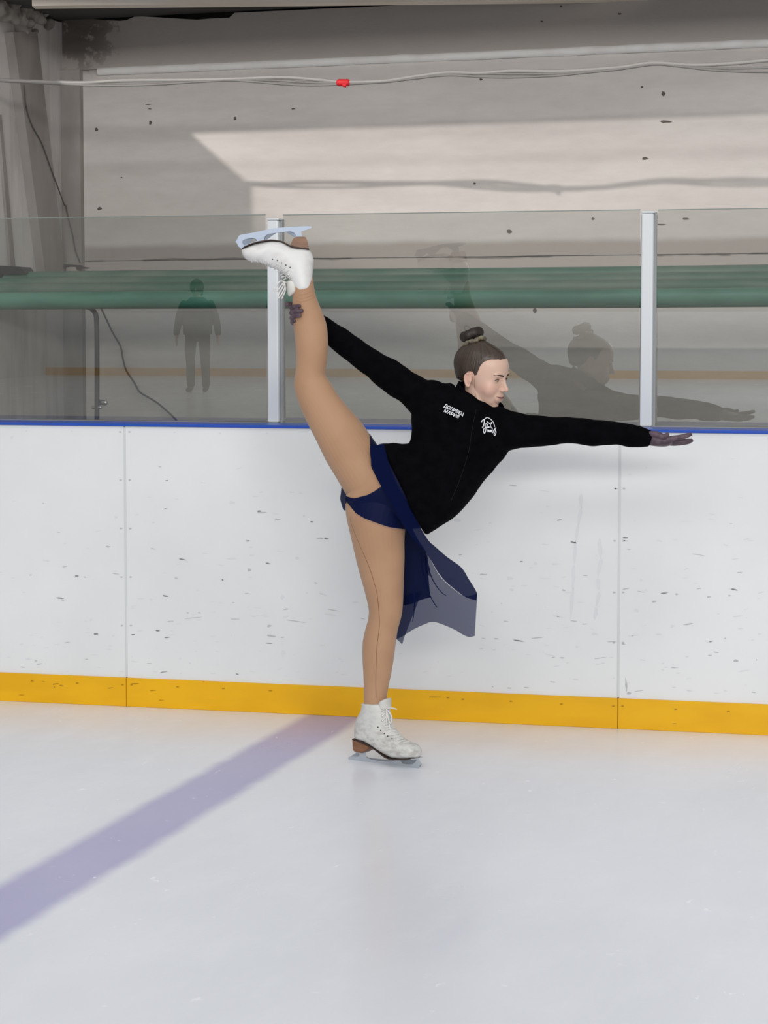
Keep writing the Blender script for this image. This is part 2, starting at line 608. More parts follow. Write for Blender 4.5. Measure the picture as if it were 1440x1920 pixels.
for x0, x1, lab in ((XE0, XP1 - .031, 'clear glass pane left of the post behind the raised skate'), (XP1 + .031, XP2 - .031, 'clear glass pane between the two white posts, behind the skater'),
                    (XP2 + .031, XE1, 'clear glass pane right of the post behind the outstretched hand')):
    root = empty('glass_shield', ((x0 + x1) / 2, .272, 1.130))
    tag(root, lab, 'glass', 'rink glass panes')
    dz = ZT - 1.130
    sh = dz * math.tan(TILT)
    tw = (x1 - x0) / 2 * math.tan(TURN)
    v = [(x0, .272 + tw, 1.130), (x1, .272 - tw, 1.130), (x1, .272 - tw - sh, ZT), (x0, .272 + tw - sh, ZT)]
    mesh_obj('glass_sheet', v, [(0, 1, 2, 3)], M_glass, root)
    q = [(x0, .268 + tw - sh), (x1, .268 - tw - sh), (x1, .276 - tw - sh), (x0, .276 + tw - sh)]
    mesh_obj('top_edge', [(a, b, ZT) for a, b in q] + [(a, b, ZT + .003) for a, b in q], [(0, 3, 2, 1), (4, 5, 6, 7), (0, 1, 5, 4), (1, 2, 6, 5), (2, 3, 7, 6), (3, 0, 4, 7)], M_edge, root)

# ---- back wall
WA = math.radians(5.2)
WE = np.array([math.cos(WA), -math.sin(WA), 0])      # along the wall
WN = np.array([math.sin(WA), math.cos(WA), 0])       # away from the rink
W0 = hit(720, 618, (0, 2.1, 0), YN)


def wallpt(px, py, off=0.0):
    """point on the back wall plane, off metres in front of it"""
    return hit(px, py, W0 - WN * off, WN)


zz = lambda py: wallpt(720, py)[2]


def wall_nodes(nt, b):
    t = NT(nt)
    g = t.n('ShaderNodeNewGeometry')
    sep = t.n('ShaderNodeSeparateXYZ')
    t.link(g.outputs['Position'], sep.inputs[0])
    z = sep.outputs[2]
    wob = t.math('MULTIPLY', t.math('SUBTRACT', t.noise(2.6, (1, 1, 2), 5, .6), .5), .035)
    z = t.math('ADD', z, wob)
    n1 = t.ss(t.noise(1.4, (.4, .4, 2.5), 5, .55), .3, .7)
    c = t.mix(n1, (.62, .575, .545), (.71, .67, .635))

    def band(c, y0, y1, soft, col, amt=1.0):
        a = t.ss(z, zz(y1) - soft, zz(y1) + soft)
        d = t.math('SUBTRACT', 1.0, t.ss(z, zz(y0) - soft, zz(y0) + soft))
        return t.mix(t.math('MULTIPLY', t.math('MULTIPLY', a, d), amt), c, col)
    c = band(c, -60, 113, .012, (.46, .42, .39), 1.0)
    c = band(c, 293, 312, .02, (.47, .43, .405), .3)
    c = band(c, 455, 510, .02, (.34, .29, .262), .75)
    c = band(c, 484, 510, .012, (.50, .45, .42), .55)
    # crack
    cr = t.math('ABSOLUTE', t.math('SUBTRACT', z, zz(484)))
    crm = t.math('MULTIPLY', t.math('SUBTRACT', 1.0, t.ss(cr, .002, .007)), t.ss(t.noise(3, (1, 1, 1), 3, .5, 4), .42, .5))
    c = t.mix(t.math('MULTIPLY', crm, .8), c, (.07, .06, .055))
    # crumbled damp corner at top left
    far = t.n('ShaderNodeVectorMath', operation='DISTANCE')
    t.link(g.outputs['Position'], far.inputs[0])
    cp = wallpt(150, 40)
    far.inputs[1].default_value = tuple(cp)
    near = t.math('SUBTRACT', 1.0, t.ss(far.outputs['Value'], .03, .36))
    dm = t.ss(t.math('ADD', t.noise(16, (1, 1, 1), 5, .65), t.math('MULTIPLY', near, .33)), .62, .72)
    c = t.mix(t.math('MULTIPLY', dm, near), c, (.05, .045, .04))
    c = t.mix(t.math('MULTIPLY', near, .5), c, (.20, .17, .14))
    fine = t.ss(t.noise(22, (.3, .3, 1), 5, .6, 9), .3, .75)
    c = t.mix(t.math('MULTIPLY', fine, .14), c, (.36, .32, .30))
    t.link(c, b.inputs['Base Color'])
    t.bump(t.noise(18, (.5, .5, 1), 6, .65), b, .35, .008)


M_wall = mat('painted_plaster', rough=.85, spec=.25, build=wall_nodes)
M_black = mat('unlit_gap', (.010, .010, .009), .9, .1)
M_hole = mat('chipped_plaster', (.13, .11, .10), .9, .1)
CX = 121     # px of the inner corner
corner = wallpt(CX, 300)
wr = wallpt(2200, 300)
ztop = zz(5)
wd = .25


def wallbox(a, b, z0, z1, front, back):
    """prism between wall points a,b, from 'front' m before the plane to 'back' m behind"""
    a, b = np.array([a[0], a[1], 0]), np.array([b[0], b[1], 0])
    P = [a - WN * front, b - WN * front, b + WN * back, a + WN * back]
    v = [(p[0], p[1], z0) for p in P] + [(p[0], p[1], z1) for p in P]
    return v, [(0, 3, 2, 1), (4, 5, 6, 7), (0, 1, 5, 4), (1, 2, 6, 5), (2, 3, 7, 6), (3, 0, 4, 7)]


mb = MB()
aL = corner - WE * .6
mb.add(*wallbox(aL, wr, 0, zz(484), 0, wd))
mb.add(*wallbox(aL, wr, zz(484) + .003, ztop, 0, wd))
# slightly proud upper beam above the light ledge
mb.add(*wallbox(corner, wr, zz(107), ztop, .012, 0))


def walldecal(pts, mi, off=.0015):
    P = [wallpt(x, y, off) for x, y in pts]
    mb.add(P, [tuple(range(len(P)))], mi)


gap = [(128, 22), (160, 34), (170, 33), (186, 36), (200, 38), (225, 39), (236, 38), (243, 29), (262, 27), (275, 25), (290, 23), (318, 22), (338, 22), (344, 30), (352, 36), (370, 37), (392, 35), (412, 32),
       (430, 33), (440, 24), (455, 18), (500, 15), (560, 13), (640, 11), (720, 8), (800, 6), (900, 3), (1040, -2), (1052, 4), (1060, 0), (1100, -6), (1100, -60), (128, -60)]
P = [wallpt(x, y, .0135) for x, y in gap]  # flat black stands in for the unlit space behind the beam
bm = bmesh.new()
bf = bm.faces.new([bm.verts.new(p) for p in P])
bmesh.ops.triangulate(bm, faces=[bf])
bm.verts.index_update()
mb.add([v.co[:] for v in bm.verts], [[v.index for v in f.verts] for f in bm.faces], 1)
bm.free()
for i, (x, y, l, h) in enumerate([(282, 230, 6, 8), (441, 222, 6, 7), (550, 204, 8, 3), (181, 243, 8, 8), (187, 391, 9, 6), (1244, 176, 8, 10), (1249, 228, 26, 5), (1210, 297, 14, 6), (883, 27, 0, 0),
                                  (1162, 26, 8, 4), (1052, 12, 6, 4), (1016, 40, 6, 3), (902, 149, 7, 4), (1003, 582, 8, 10), (955, 434, 12, 8), (1112, 410, 7, 5), (1286, 410, 14, 4), (1240, 421, 20, 3), (890, 344, 6, 4),
                                  (228, 333, 4, 3), (131, 378, 8, 3), (278, 196, 12, 2), (281, 204, 8, 2), (1204, 163, 5, 4)]):
    if l:
        pts = blob(x, y, l, h, 0, 0, 900 + i, plane=lambda a, b: wallpt(a, b, .0015 if y > 118 else .0135))
        mb.add(pts, [tuple(range(len(pts)))], 2)
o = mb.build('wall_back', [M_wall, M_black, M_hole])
struct(o, 'old whitewashed concrete wall behind the glass')

v, f = wallbox(corner, wallpt(157, 300), 0, zz(107) + .0, .035, 0)  # strip coloured dark in place of the shadow in the corner
struct(mesh_obj('trim_5', v, f, mat('corner_strip_shade', rough=.85, spec=.2, build=noisy((.29, .265, .245), (.38, .35, .325), 6, (1, 1, .4), .35, .65, .3, .005))), 'plaster strip in the corner of the back wall, coloured dark as its shadow')
# rounded ledge high on the wall; its pale colour stands in for light
M_ledge = mat('ledge_painted_light', rough=.7, spec=.3, build=noisy((.80, .78, .76), (.88, .87, .85), 6, (1, 1, 1), .35, .6, .3, .004))
y0, y1 = zz(117), zz(105)
la, lb = wallpt(185, 130), wr
ring = []
pts = [(.0, y0 - .006), (.016, y0 - .005), (.019, (y0 * .5 + y1 * .5)), (.017, y1 - .001), (.0, y1 + .004)]
v, f = [], []
N_ = 60
for i in range(N_ + 1):
    s = i / N_
    b0 = la * (1 - s) + lb * s
    for j, (o_, z_) in enumerate(pts):
        k = .004 * noise.noise(Vector((s * 40, j * .7, 0)))
        v.append(np.array([b0[0], b0[1], 0]) - WN * (o_ + (k if 0 < j < 4 else 0)) + np.array([0, 0, z_ + k]))
for i in range(N_):
    for j in range(4):
        a = i * 5 + j
        f.append((a, a + 5, a + 6, a + 1))
struct(mesh_obj('trim_2', v, f, M_ledge, smooth=True), 'rounded ledge high on the back wall, coloured pale as a strip of light')

# ---- side wall with slanting buttress
SN = WE


def sidept(px, py, off=0.0):
    return hit(px, py, corner + SN * off, SN)


def side_nodes(nt, b):
    t = NT(nt)
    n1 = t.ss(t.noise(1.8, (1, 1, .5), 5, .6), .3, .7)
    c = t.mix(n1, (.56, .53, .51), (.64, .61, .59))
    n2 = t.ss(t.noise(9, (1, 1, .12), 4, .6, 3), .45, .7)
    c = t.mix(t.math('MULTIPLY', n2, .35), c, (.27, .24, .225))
    t.link(c, b.inputs['Base Color'])
    t.bump(t.noise(20, (1, 1, .6), 5, .6), b, .3, .008)


M_side = mat('rough_side_wall', rough=.9, spec=.2, build=side_nodes)
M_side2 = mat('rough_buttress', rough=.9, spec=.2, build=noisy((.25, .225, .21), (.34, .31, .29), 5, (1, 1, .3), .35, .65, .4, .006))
cf = corner - WN * 1.95
cb = corner + WN * .0
c2 = -SN * .25
v = [(*(cf + c2)[:2], 0), (*cf[:2], 0), (*cb[:2], 0), (*(cb + c2)[:2], 0)]
v += [(x, y, 3.02) for x, y, _ in v]
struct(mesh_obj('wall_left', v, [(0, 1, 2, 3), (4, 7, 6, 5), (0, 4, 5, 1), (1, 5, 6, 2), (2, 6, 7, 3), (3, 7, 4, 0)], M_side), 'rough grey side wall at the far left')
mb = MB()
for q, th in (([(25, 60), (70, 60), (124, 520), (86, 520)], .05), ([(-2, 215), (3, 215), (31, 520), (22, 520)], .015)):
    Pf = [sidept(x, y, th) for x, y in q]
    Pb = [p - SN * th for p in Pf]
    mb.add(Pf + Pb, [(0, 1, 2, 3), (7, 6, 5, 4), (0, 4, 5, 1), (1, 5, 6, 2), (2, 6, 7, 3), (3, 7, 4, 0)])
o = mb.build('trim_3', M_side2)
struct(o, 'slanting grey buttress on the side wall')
# crumbled plaster at the top of the side wall
parts = []
rr = random.Random(4)
for (x, y, r) in ((5, 22, .055), (22, 30, .05), (38, 36, .045), (20, 8, .06), (45, 14, .05), (60, 30, .04), (40, 55, .028), (52, 45, .035), (75, 38, .035), (84, 20, .03), (-12, 12, .07), (90, 45, .025), (68, 60, .02)):
    bm = bmesh.new()
    bmesh.ops.create_icosphere(bm, subdivisions=2, radius=r)
    c = sidept(x, y, .02)
    parts.append(([np.array(vv.co) * np.array([1, 1, .9]) + c for vv in bm.verts], [[q.index for q in ff.verts] for ff in bm.faces]))
    bm.free()
V, F_, N = voxel(parts, .008, 3)
V = V + N * np.array([noise.noise(Vector(p * 22)) for p in V])[:, None] * .022
M_crumb = mat('crumbled_mortar', rough=.95, spec=.1, build=noisy((.22, .20, .18), (.40, .37, .34), 12, (1, 1, 1), .35, .6, .4, .006))
tag(mesh_obj('mortar_clump', V, F_, M_crumb, smooth=True), 'lumpy crumbled mortar in the top left corner above the buttress', 'mortar')

# ---- fascia beam and added shading slab at the top
M_beam = mat('beige_beam', rough=.7, spec=.3, build=noisy((.82, .73, .62), (.88, .80, .70), 4, (1, 1, 3)))
BD = 10.35


def camz(px, py, Z):
    return CAM + Z * ray(px, py)


b0, b1 = camz(60, 11, BD), camz(1700, -6, BD)
bd = unit(np.array([b1[0] - b0[0], b1[1] - b0[1], 0]))
bnn = np.array([-bd[1], bd[0], 0])
bz = b0[2]
bl = b0 - bd * 0.0
v = []
for p, z_ in ((bl, b0[2]), (b1, b1[2])):
    for o_, h_ in ((0, 0), (.10, 0), (.10, .22), (0, .22)):
        q = p + bnn * o_
        v.append((q[0], q[1], z_ + h_))
struct(mesh_obj('trim_4', v, [(0, 1, 2, 3), (7, 6, 5, 4), (0, 4, 5, 1), (1, 5, 6, 2), (2, 6, 7, 3), (3, 7, 4, 0)], M_beam), 'beige edge beam under the roof')
q0, q1 = corner - WN * 1.46 - WE * .3, wr - WN * 1.46  # unseen roof slab, added to shade the upper back wall
e0, e1 = corner + WN * .3 - WE * .3, wr + WN * .3
zc = 3.03
v = [(q0[0], q0[1], zc), (q1[0], q1[1], zc), (e1[0], e1[1], zc), (e0[0], e0[1], zc)]
v += [(x, y, z_ + .1) for x, y, z_ in v]
M_shade = mat('shade_slab_dark', (.09, .085, .08), .9, .2)
struct(mesh_obj('shade_slab', v, [(0, 3, 2, 1), (4, 5, 6, 7), (0, 1, 5, 4), (1, 2, 6, 5), (2, 3, 7, 6), (3, 0, 4, 7)], M_shade), 'unseen dark roof slab added to shade the upper wall')

# ---- green pipes
M_pipe = mat('green_pipe_paint', rough=.42, spec=.5, build=noisy((.06, .21, .145), (.13, .34, .25), 5, (.5, 2, 2), .3, .75, .15, .003))
M_pipe2 = mat('dusty_pipe_paint', rough=.45, spec=.5, build=noisy((.05, .16, .11), (.18, .24, .19), 4, (.5, 2, 2), .35, .7, .2, .003))


def wline(yc, off, r, name, m, lab, dz=0):
    a, b_ = corner - WN * off + WE * .001, wallpt(2100, 600, off)
    z_ = wallpt(720, yc, off)[2]
    n = 28
    v, f = [], []
    for i in range(n + 1):
        s = i / n
        p = a * (1 - s) + b_ * s
        sag = .002 * math.sin(s * 9)
        for j in range(24):
            t_ = 2 * math.pi * j / 24
            q = np.array([p[0], p[1], z_ + sag + dz * (s - .5)]) + r * (math.cos(t_) * WN + math.sin(t_) * np.array([0, 0, 1]))
            v.append(q)
    for i in range(n):
        for j in range(24):
            k = (j + 1) % 24
            f.append((i * 24 + j, i * 24 + k, (i + 1) * 24 + k, (i + 1) * 24 + j))
    f += [tuple(range(24)), tuple(range(n * 24 + 23, n * 24 - 1, -1))]
    o = mesh_obj(name, v, f, m, smooth=True)
    return tag(o, lab, 'pipe', 'green pipes along the wall')


wline(561, .92, .040, 'green_pipe', M_pipe, 'thick green pipe along the wall, nearest and lowest of the bundle')
wline(541, .835, .034, 'green_pipe', M_pipe2, 'green pipe just above and behind the nearest lowest pipe')
wline(529, .765, .034, 'green_pipe', M_pipe2, 'dusty green pipe third up in the bundle along the wall')
wline(517.5, .695, .034, 'green_pipe', M_pipe2, 'dark green pipe at the top of the bundle, against the wall')

# ---- bent grey pipe, wires, clamps
M_dark = mat('dark_steel', (.07, .06, .06), .5, .4)
M_clamp = mat('clamp_steel', (.6, .6, .6), .3, .5, 1.0)
wp = lambda x, y, o_: wallpt(x, y, o_)
root = empty('bent_pipe', wp(181, 800, .86))
tag(root, 'dark upright pipe bending in under the green pipes at left', 'pipe')
MB().tube([wp(150, 575, .86), wp(166, 576, .86), wp(177, 585, .86), wp(181, 603, .86), wp(182, 690, .86), wp(181.5, 850, .86)], .0115, 14).build('pipe', M_dark, root, True)
MB().tube([wp(174, 764, .86), wp(189, 764, .86)], .008, 10).tube([wp(186, 755, .84), wp(198, 755, .84)], .012, 12).build('clamp', M_clamp, root, True)
M_wire = mat('grey_wire', (.10, .09, .085), .5, .4)
tag(MB().tube([wp(a, b_, .12) for a, b_ in ((186, 566), (188, 574), (200, 600), (212, 625), (226, 650), (231, 675), (237, 695), (252, 718), (262, 735), (283, 748), (303, 762), (336, 795), (345, 830))], .0048, 8).build('hanging_wire', M_wire, None, True),
    'thin dark wire hanging below the green pipes beside the bent pipe', 'wire')
tag(MB().tube([sidept(a, b_, .055 if b_ > 180 else .06) for a, b_ in ((45, 160), (49, 200), (60, 235), (78, 268), (95, 315), (108, 350), (121, 385))], .0035, 8)
    .tube([wallpt(a, b_, .045) for a, b_ in ((123, 385), (128, 410), (136, 440), (141, 468), (150, 492))], .0035, 8).build('wall_wire', M_wire, None, True),
    'thin dark wire running down the corner beside the slanting buttress', 'wire')
tag(MB().add(*extrude_poly([wallpt(x, y, .70) for x, y in ((2, 498), (48, 501), (57, 513), (40, 514), (12, 514), (8, 526), (3, 530))], WN, .05)).build('black_box', mat('black_plastic', (.012, .012, .012), .4, .4)),
    'black box lying on the green pipes at the far left', 'box')
root = empty('wall_bracket', wallpt(137, 510, .1))
tag(root, 'small bracket with a dark clip on the wall above the green pipes', 'bracket')
MB().add(*extrude_poly([wallpt(x, y, .1) for x, y in ((120, 500), (124, 496), (150, 497), (152, 500), (168, 502), (160, 504), (146, 504), (146, 500), (127, 500), (126, 504))], WN, .02)).build('clip', M_dark, root)
MB().add(*extrude_poly([wallpt(x, y, .1) for x, y in ((127, 501), (146, 501), (146, 513), (127, 513))], WN, .015)).build('base', M_crumb, root)

# ---- cables across the wall
M_cable = mat('grey_cable', (.32, .305, .29), .45, .4)
M_cable2 = mat('dark_grey_cable', (.20, .19, .18), .5, .4)
M_red = mat('red_tape', (.65, .02, .03), .5, .3)
main = [(-40, 146), (0, 150), (100, 154), (160, 155), (230, 151), (350, 150), (440, 148), (530, 145), (600, 150), (645, 154), (720, 152), (780, 143), (840, 136), (900, 137), (960, 133), (1040, 134), (1100, 131), (1165, 126), (1225, 118), (1300, 122), (1370, 119), (1440, 113), (1500, 109), (1800, 100)]
low = [(-40, 149), (0, 152), (100, 157), (170, 160), (240, 160), (300, 158), (380, 153), (440, 151), (520, 157), (580, 160), (645, 158), (720, 154), (780, 147), (840, 141), (900, 144), (960, 145), (1040, 142), (1100, 136), (1160, 130), (1225, 121), (1270, 124), (1330, 131), (1380, 134), (1440, 135), (1500, 136), (1800, 118)]
mid = [(380, 151), (440, 150), (520, 151), (560, 154), (645, 156.5), (720, 153.5), (840, 139), (960, 139), (1040, 138), (1120, 132), (1225, 120), (1300, 126), (1370, 128), (1440, 127), (1500, 126), (1800, 110)]
for pts, r, m, lab in ((main, .0085, M_cable, 'thick pale grey cable strung across the upper wall, top strand of the bundle'), (low, .0055, M_cable2, 'thin dark grey cable, lowest strand of the bundle across the upper wall'),
                       (mid, .0055, M_cable2, 'thin dark grey cable running between the other two strands across the upper wall')):
    tag(MB().tube([wallpt(x, y, .96) for x, y in pts], r, 10, sub=6).build('cable', m, None, True), lab, 'cable', 'cables across the upper wall')
c0, c1 = wallpt(636, 155, .96), wallpt(652, 155, .96)
mb = MB().tube([c0, c1], .0155, 12)
P = [wallpt(x, y, .972) for x, y in ((640, 157), (650, 157), (649, 164), (643, 163))]
mb.add(*extrude_poly(P, WN, .001))
tag(mb.build('red_tape', M_red, None, True), 'bit of red tape wrapped round the cables high on the wall', 'tape')

# ---- the rest of the rink (mirrored in the glass)
M_far = mat('far_wall_paint', (.62, .60, .57), .8, .2)
struct(MB().box((-16, -33.2, 0), (16, -33, 7)).build('wall_far', M_far), 'pale wall on the other side of the rink')
struct(MB().box((-16.2, -33, 0), (-16, 3, 7)).build('wall_left_end', M_far), 'pale end wall of the hall')
struct(MB().box((16, -33, 0), (16.2, 3, 7)).build('wall_right_end', M_far), 'pale end wall of the hall on the right')
root = empty('dasher_board', (0, -30.03, 0))
tag(root, 'boards on the opposite side of the rink, seen only mirrored in the glass', 'rink board')
MB().box((-16, -30.06, .14), (16, -30, 1.15)).build('panel', mat('far_board', (.72, .74, .75), .3, .4), root)
MB().box((-16, -30.06, 0), (16, -29.99, .14)).build('kick_plate', mat('far_kick', (.70, .34, .01), .35, .4), root)
#PERSON
# ============================================================ THE SKATER
# blade of the standing foot rests on the ice between these two points
HEEL_G, TOE_G = hit(655, 1424, (0, 0, 0.0), np.array([0, 0, 1.0])), hit(788, 1441, (0, 0, 0.0), np.array([0, 0, 1.0]))
BDIR = unit(TOE_G - HEEL_G)
BN = unit(np.array([BDIR[1], -BDIR[0], 0]))        # normal of the blade plane, towards the camera
if np.dot(BN, FW) > 0:
    BN = -BN


def bootpt(px, py, off=0.0):
    return hit(px, py, HEEL_G + BN * off, BN)


Z0 = float((bootpt(705, 1350) - CAM) @ FW)
TO = -FW                                            # towards the camera


def W(px, py, z=0.0):
    """z metres farther than the skater's middle plane"""
    return CAM + (Z0 + z) * ray(px, py)


def loft(st, n=36, sub=4, mapper=None, naxis=None, cap=True, e=2.0):
    """stations (ax, ay, bx, by, z, halfdepth[, exponent]): cross-sections between two outline points"""
    rows = []
    for s in st:
        ax, ay, bx, by, z, hd = s[:6]
        ee = s[6] if len(s) > 6 else e
        if mapper is None:
            A, B = W(ax, ay, z), W(bx, by, z)
        else:
            A, B = mapper(ax, ay), mapper(bx, by)
            A, B = A + naxis * z, B + naxis * z
        rows.append(np.concatenate([(A + B) / 2, (B - A) / 2, [hd, ee]]))
    D = catmull(rows, sub)
    nax = FW if naxis is None else naxis
    a = np.linspace(0, 2 * math.pi, n, endpoint=False)
    rings = []

    def ring(c, wv, hd, ee, k=1.0):
        r = []
        for t in a:
            cc, ss_ = math.cos(t), math.sin(t)
            x = math.copysign(abs(cc) ** (2 / ee), cc)
            y = math.copysign(abs(ss_) ** (2 / ee), ss_)
            r.append(c + k * (x * wv + y * hd * nax))
        return r
    if cap:
        t0 = unit(D[0][:3] - D[1][:3])
        h0 = np.linalg.norm(D[0][3:6])
        for q in (.3, .7, .93):
            rings.append(ring(D[0][:3] + t0 * h0 * .45 * float(cap) * (1 - q ** 2) ** .5, D[0][3:6], D[0][6], D[0][7], q ** .5))
    for d in D:
        rings.append(ring(d[:3], d[3:6], d[6], d[7]))
    if cap:
        t1 = unit(D[-1][:3] - D[-2][:3])
        h1 = np.linalg.norm(D[-1][3:6])
        for q in (.93, .7, .3):
            rings.append(ring(D[-1][:3] + t1 * h1 * .45 * float(cap) * (1 - q ** 2) ** .5, D[-1][3:6], D[-1][6], D[-1][7], q ** .5))
    v, f = rings_mesh(rings)
    return v, f


def ellipsoid(c, r, B=np.eye(3), sub=3):
    bm = bmesh.new()
    bmesh.ops.create_icosphere(bm, subdivisions=sub, radius=1)
    v = [np.asarray(c) + (np.array(q.co) * r) @ B for q in bm.verts]
    f = [[q.index for q in ff.verts] for ff in bm.faces]
    bm.free()
    return v, f


# ---- head: a radial surface around the skull, features blended in a distance field
def rotz(v, a):
    return v * math.cos(a) + np.cross(FW * -1, v) * math.sin(a)


HY, HP, HR = math.radians(57), math.radians(26), math.radians(14)
hf = math.cos(HY) * TO + math.sin(HY) * RT
hl = math.cos(HY) * RT + math.sin(HY) * FW
hf, hu = math.cos(HP) * hf - math.sin(HP) * UP, math.cos(HP) * UP + math.sin(HP) * hf
HB = np.array([rotz(hl, HR), rotz(hf, HR), rotz(hu, HR)])     # rows: left, forward, up
HS = 0.975
HO = W(903, 704.5, -.01)


def H(p):
    return HO + HS * (np.asarray(p, float) @ HB)


def smin(a, b, k):
    h = np.clip(.5 + .5 * (b - a) / k, 0, 1)
    return b * (1 - h) + a * h - k * h * (1 - h)


def sd_ell(P, c, r):
    q = (P - np.asarray(c)) / np.asarray(r)
    k0 = np.linalg.norm(q, axis=1)
    k1 = np.linalg.norm(q / np.asarray(r), axis=1)
    return k0 * (k0 - 1) / (k1 + 1e-9)


def head_sdf(P):
    Q = P.copy()
    Q[:, 0] = np.abs(Q[:, 0])
    d = sd_ell(P, (0, -.016, .040), (.073, .090, .080))
    d = smin(d, sd_ell(P, (0, .022, .022), (.062, .068, .066)), .02)
    d = smin(d, sd_ell(P, (0, .032, .050), (.056, .060, .046)), .02)
    d = smin(d, sd_ell(P, (0, .028, -.035), (.053, .058, .066)), .03)
    d = smin(d, sd_ell(P, (0, .032, -.084), (.038, .044, .036)), .025)
    d = smin(d, sd_ell(P, (0, .068, -.107), (.018, .014, .014)), .018)      # chin
    d = smin(d, sd_ell(Q, (.036, .058, -.032), (.021, .020, .022)), .02)    # cheeks
    d = smin(d, sd_ell(Q, (.022, .081, .021), (.022, .009, .007)), .014)    # brow
    # nose
    for (y, z, r) in ((.089, .008, .0055), (.093, -.003, .0058), (.098, -.013, .0062), (.104, -.022, .0064), (.1075, -.0285, .0068)):
        d = smin(d, sd_ell(P, (0, y, z), (r, r, r * 1.1)), .009)
    d = smin(d, sd_ell(Q, (.0100, .095, -.032), (.0052, .0075, .0055)), .006)
    # mouth
    d = smin(d, sd_ell(P, (0, .083, -.060), (.024, .011, .018)), .012)
    # sockets and lids
    d = -smin(-d, sd_ell(Q, (.031, .097, .004), (.0145, .014, .0085)), .010)
    d = smin(d, sd_ell(Q, (.031, .0715, .003), (.0130, .0130, .0125)), .004)
    d = -smin(-d, sd_ell(Q, (.0055, .100, -.0385), (.0028, .004, .0024)), .002)
    return d


def radial(sdf, c, res=150, rmax=.17):
    """surface of a star-shaped field as a uv-sphere-like grid (poles left/right)"""
    nu, nv = res, res * 2
    th = np.linspace(0, math.pi, nu + 2)[1:-1]
    ph = np.linspace(0, 2 * math.pi, nv, endpoint=False)
    TH, PH = np.meshgrid(th, ph, indexing='ij')
    D = np.stack([np.cos(TH), np.sin(TH) * np.cos(PH), np.sin(TH) * np.sin(PH)], -1).reshape(-1, 3)
    D = np.vstack([D, [[1, 0, 0], [-1, 0, 0]]])
    lo, hi = np.zeros(len(D)), np.full(len(D), rmax)
    steps = np.linspace(rmax, .02, 110)
    found = np.zeros(len(D), bool)
    for a, b in zip(steps[:-1], steps[1:]):
        ins = sdf(c + D * b) < 0
        new = ins & ~found
        lo[new], hi[new] = b, a
        found |= ins
    for _ in range(9):
        m = (lo + hi) / 2
        ins = sdf(c + D * m[:, None]) < 0
        lo = np.where(ins, m, lo)
        hi = np.where(ins, hi, m)
    V = c + D * lo[:, None]
    f = []
    for i in range(nu - 1):
        for j in range(nv):
            k = (j + 1) % nv
            f.append((i * nv + j, i * nv + k, (i + 1) * nv + k, (i + 1) * nv + j))
    a, b = nu * nv, nu * nv + 1
    for j in range(nv):
        k = (j + 1) % nv
        f.append((a, k, j))
        f.append((b, (nu - 1) * nv + j, (nu - 1) * nv + k))
    return V, f


HC = np.array([0, .015, 0.0])
hv, hfc = radial(head_sdf, HC)
HEADV = np.array([H(p) for p in hv])
head_part = (HEADV, hfc)


def ear(side):
    parts = []
    rim = [(0, .005, .010), (.003, -.002, .020), (.005, -.010, .022), (.007, -.016, .014), (.007, -.017, .002), (.005, -.013, -.011), (.002, -.007, -.021), (0, .000, -.023), (-.001, .003, -.016)]
    base = np.array([side * .0715, -.006, -.010])
    parts.append(tube([H(base + np.array([side * (p[0] + .002), p[1], p[2]])) for p in rim], [.0028, .0030, .0031, .0031, .0029, .0030, .0042, .0040, .003], 10, 4))
    parts.append(ellipsoid(H(base + np.array([side * .0015, -.006, .000])), np.array([.0048, .0145, .021]), HB))
    parts.append(ellipsoid(H(base + np.array([side * .002, .004, -.004])), np.array([.005, .004, .006]), HB))
    return parts


# ---- body
rleg = [(548, 520, 585, 512, 0, .034), (549, 556, 590, 548, 0, .036), (549, 580, 599, 574, 0, .041), (551, 612, 611, 606, 0, .048), (554, 640, 614.5, 638, 0, .051), (556, 672, 613, 674, 0, .050),
        (555, 696, 610, 696, 0, .048), (552, 716, 611, 706, 0, .050), (554, 736, 622, 722, 0, .054), (561, 757, 634, 742, 0, .057), (573, 785, 656, 768, 0, .063), (592, 823, 680, 796, 0, .072),
        (612, 864, 700, 826, 0, .082), (630, 894, 722, 856, 0, .090), (648, 925, 745, 880, 0, .094)]
lleg = [(683, 1340, 722, 1338, 0, .030), (683, 1312, 724, 1312, 0, .031), (682.5, 1285, 728, 1287, 0, .034), (681.5, 1258, 734, 1258, 0, .040), (680, 1230, 738.5, 1230, 0, .047), (680.5, 1206, 741.5, 1206, 0, .051), (684.5, 1184, 745, 1182, 0, .051),
        (691, 1160, 751.5, 1158, 0, .052), (691.5, 1140, 754.5, 1138, 0, .054), (684, 1108, 756, 1108, 0, .060), (675, 1076, 757, 1076, 0, .067), (667, 1045, 758, 1045, 0, .074), (658, 1005, 758, 1010, 0, .082),
        (650, 970, 762, 980, 0, .088), (648, 945, 775, 950, 0, .090)]
pelvis = [(652, 926, 650, 944, 0, .05), (668, 895, 668, 958, 0, .080), (690, 852, 690, 970, 0, .097), (712, 834, 714, 978, 0, .104), (742, 834, 742, 985, 0, .108), (772, 838, 778, 990, 0, .108), (806, 850, 810, 985, 0, .100)]
torso = [(740, 850, 800, 975, 0, .095), (775, 838, 868, 925, 0, .088), (783, 800, 905, 890, 0, .092), (790, 765, 928, 858, 0, .092), (812, 735, 940, 832, 0, .085), (848, 738, 940, 800, 0, .062), (874, 742, 926, 775, 0, .045)]
neck = [(872, 755, 922, 785, 0, .050), (872, 738, 920, 762, -.002, .046), (872, 715, 922, 742, -.006, .044), (876, 695, 922, 715, -.006, .044)]
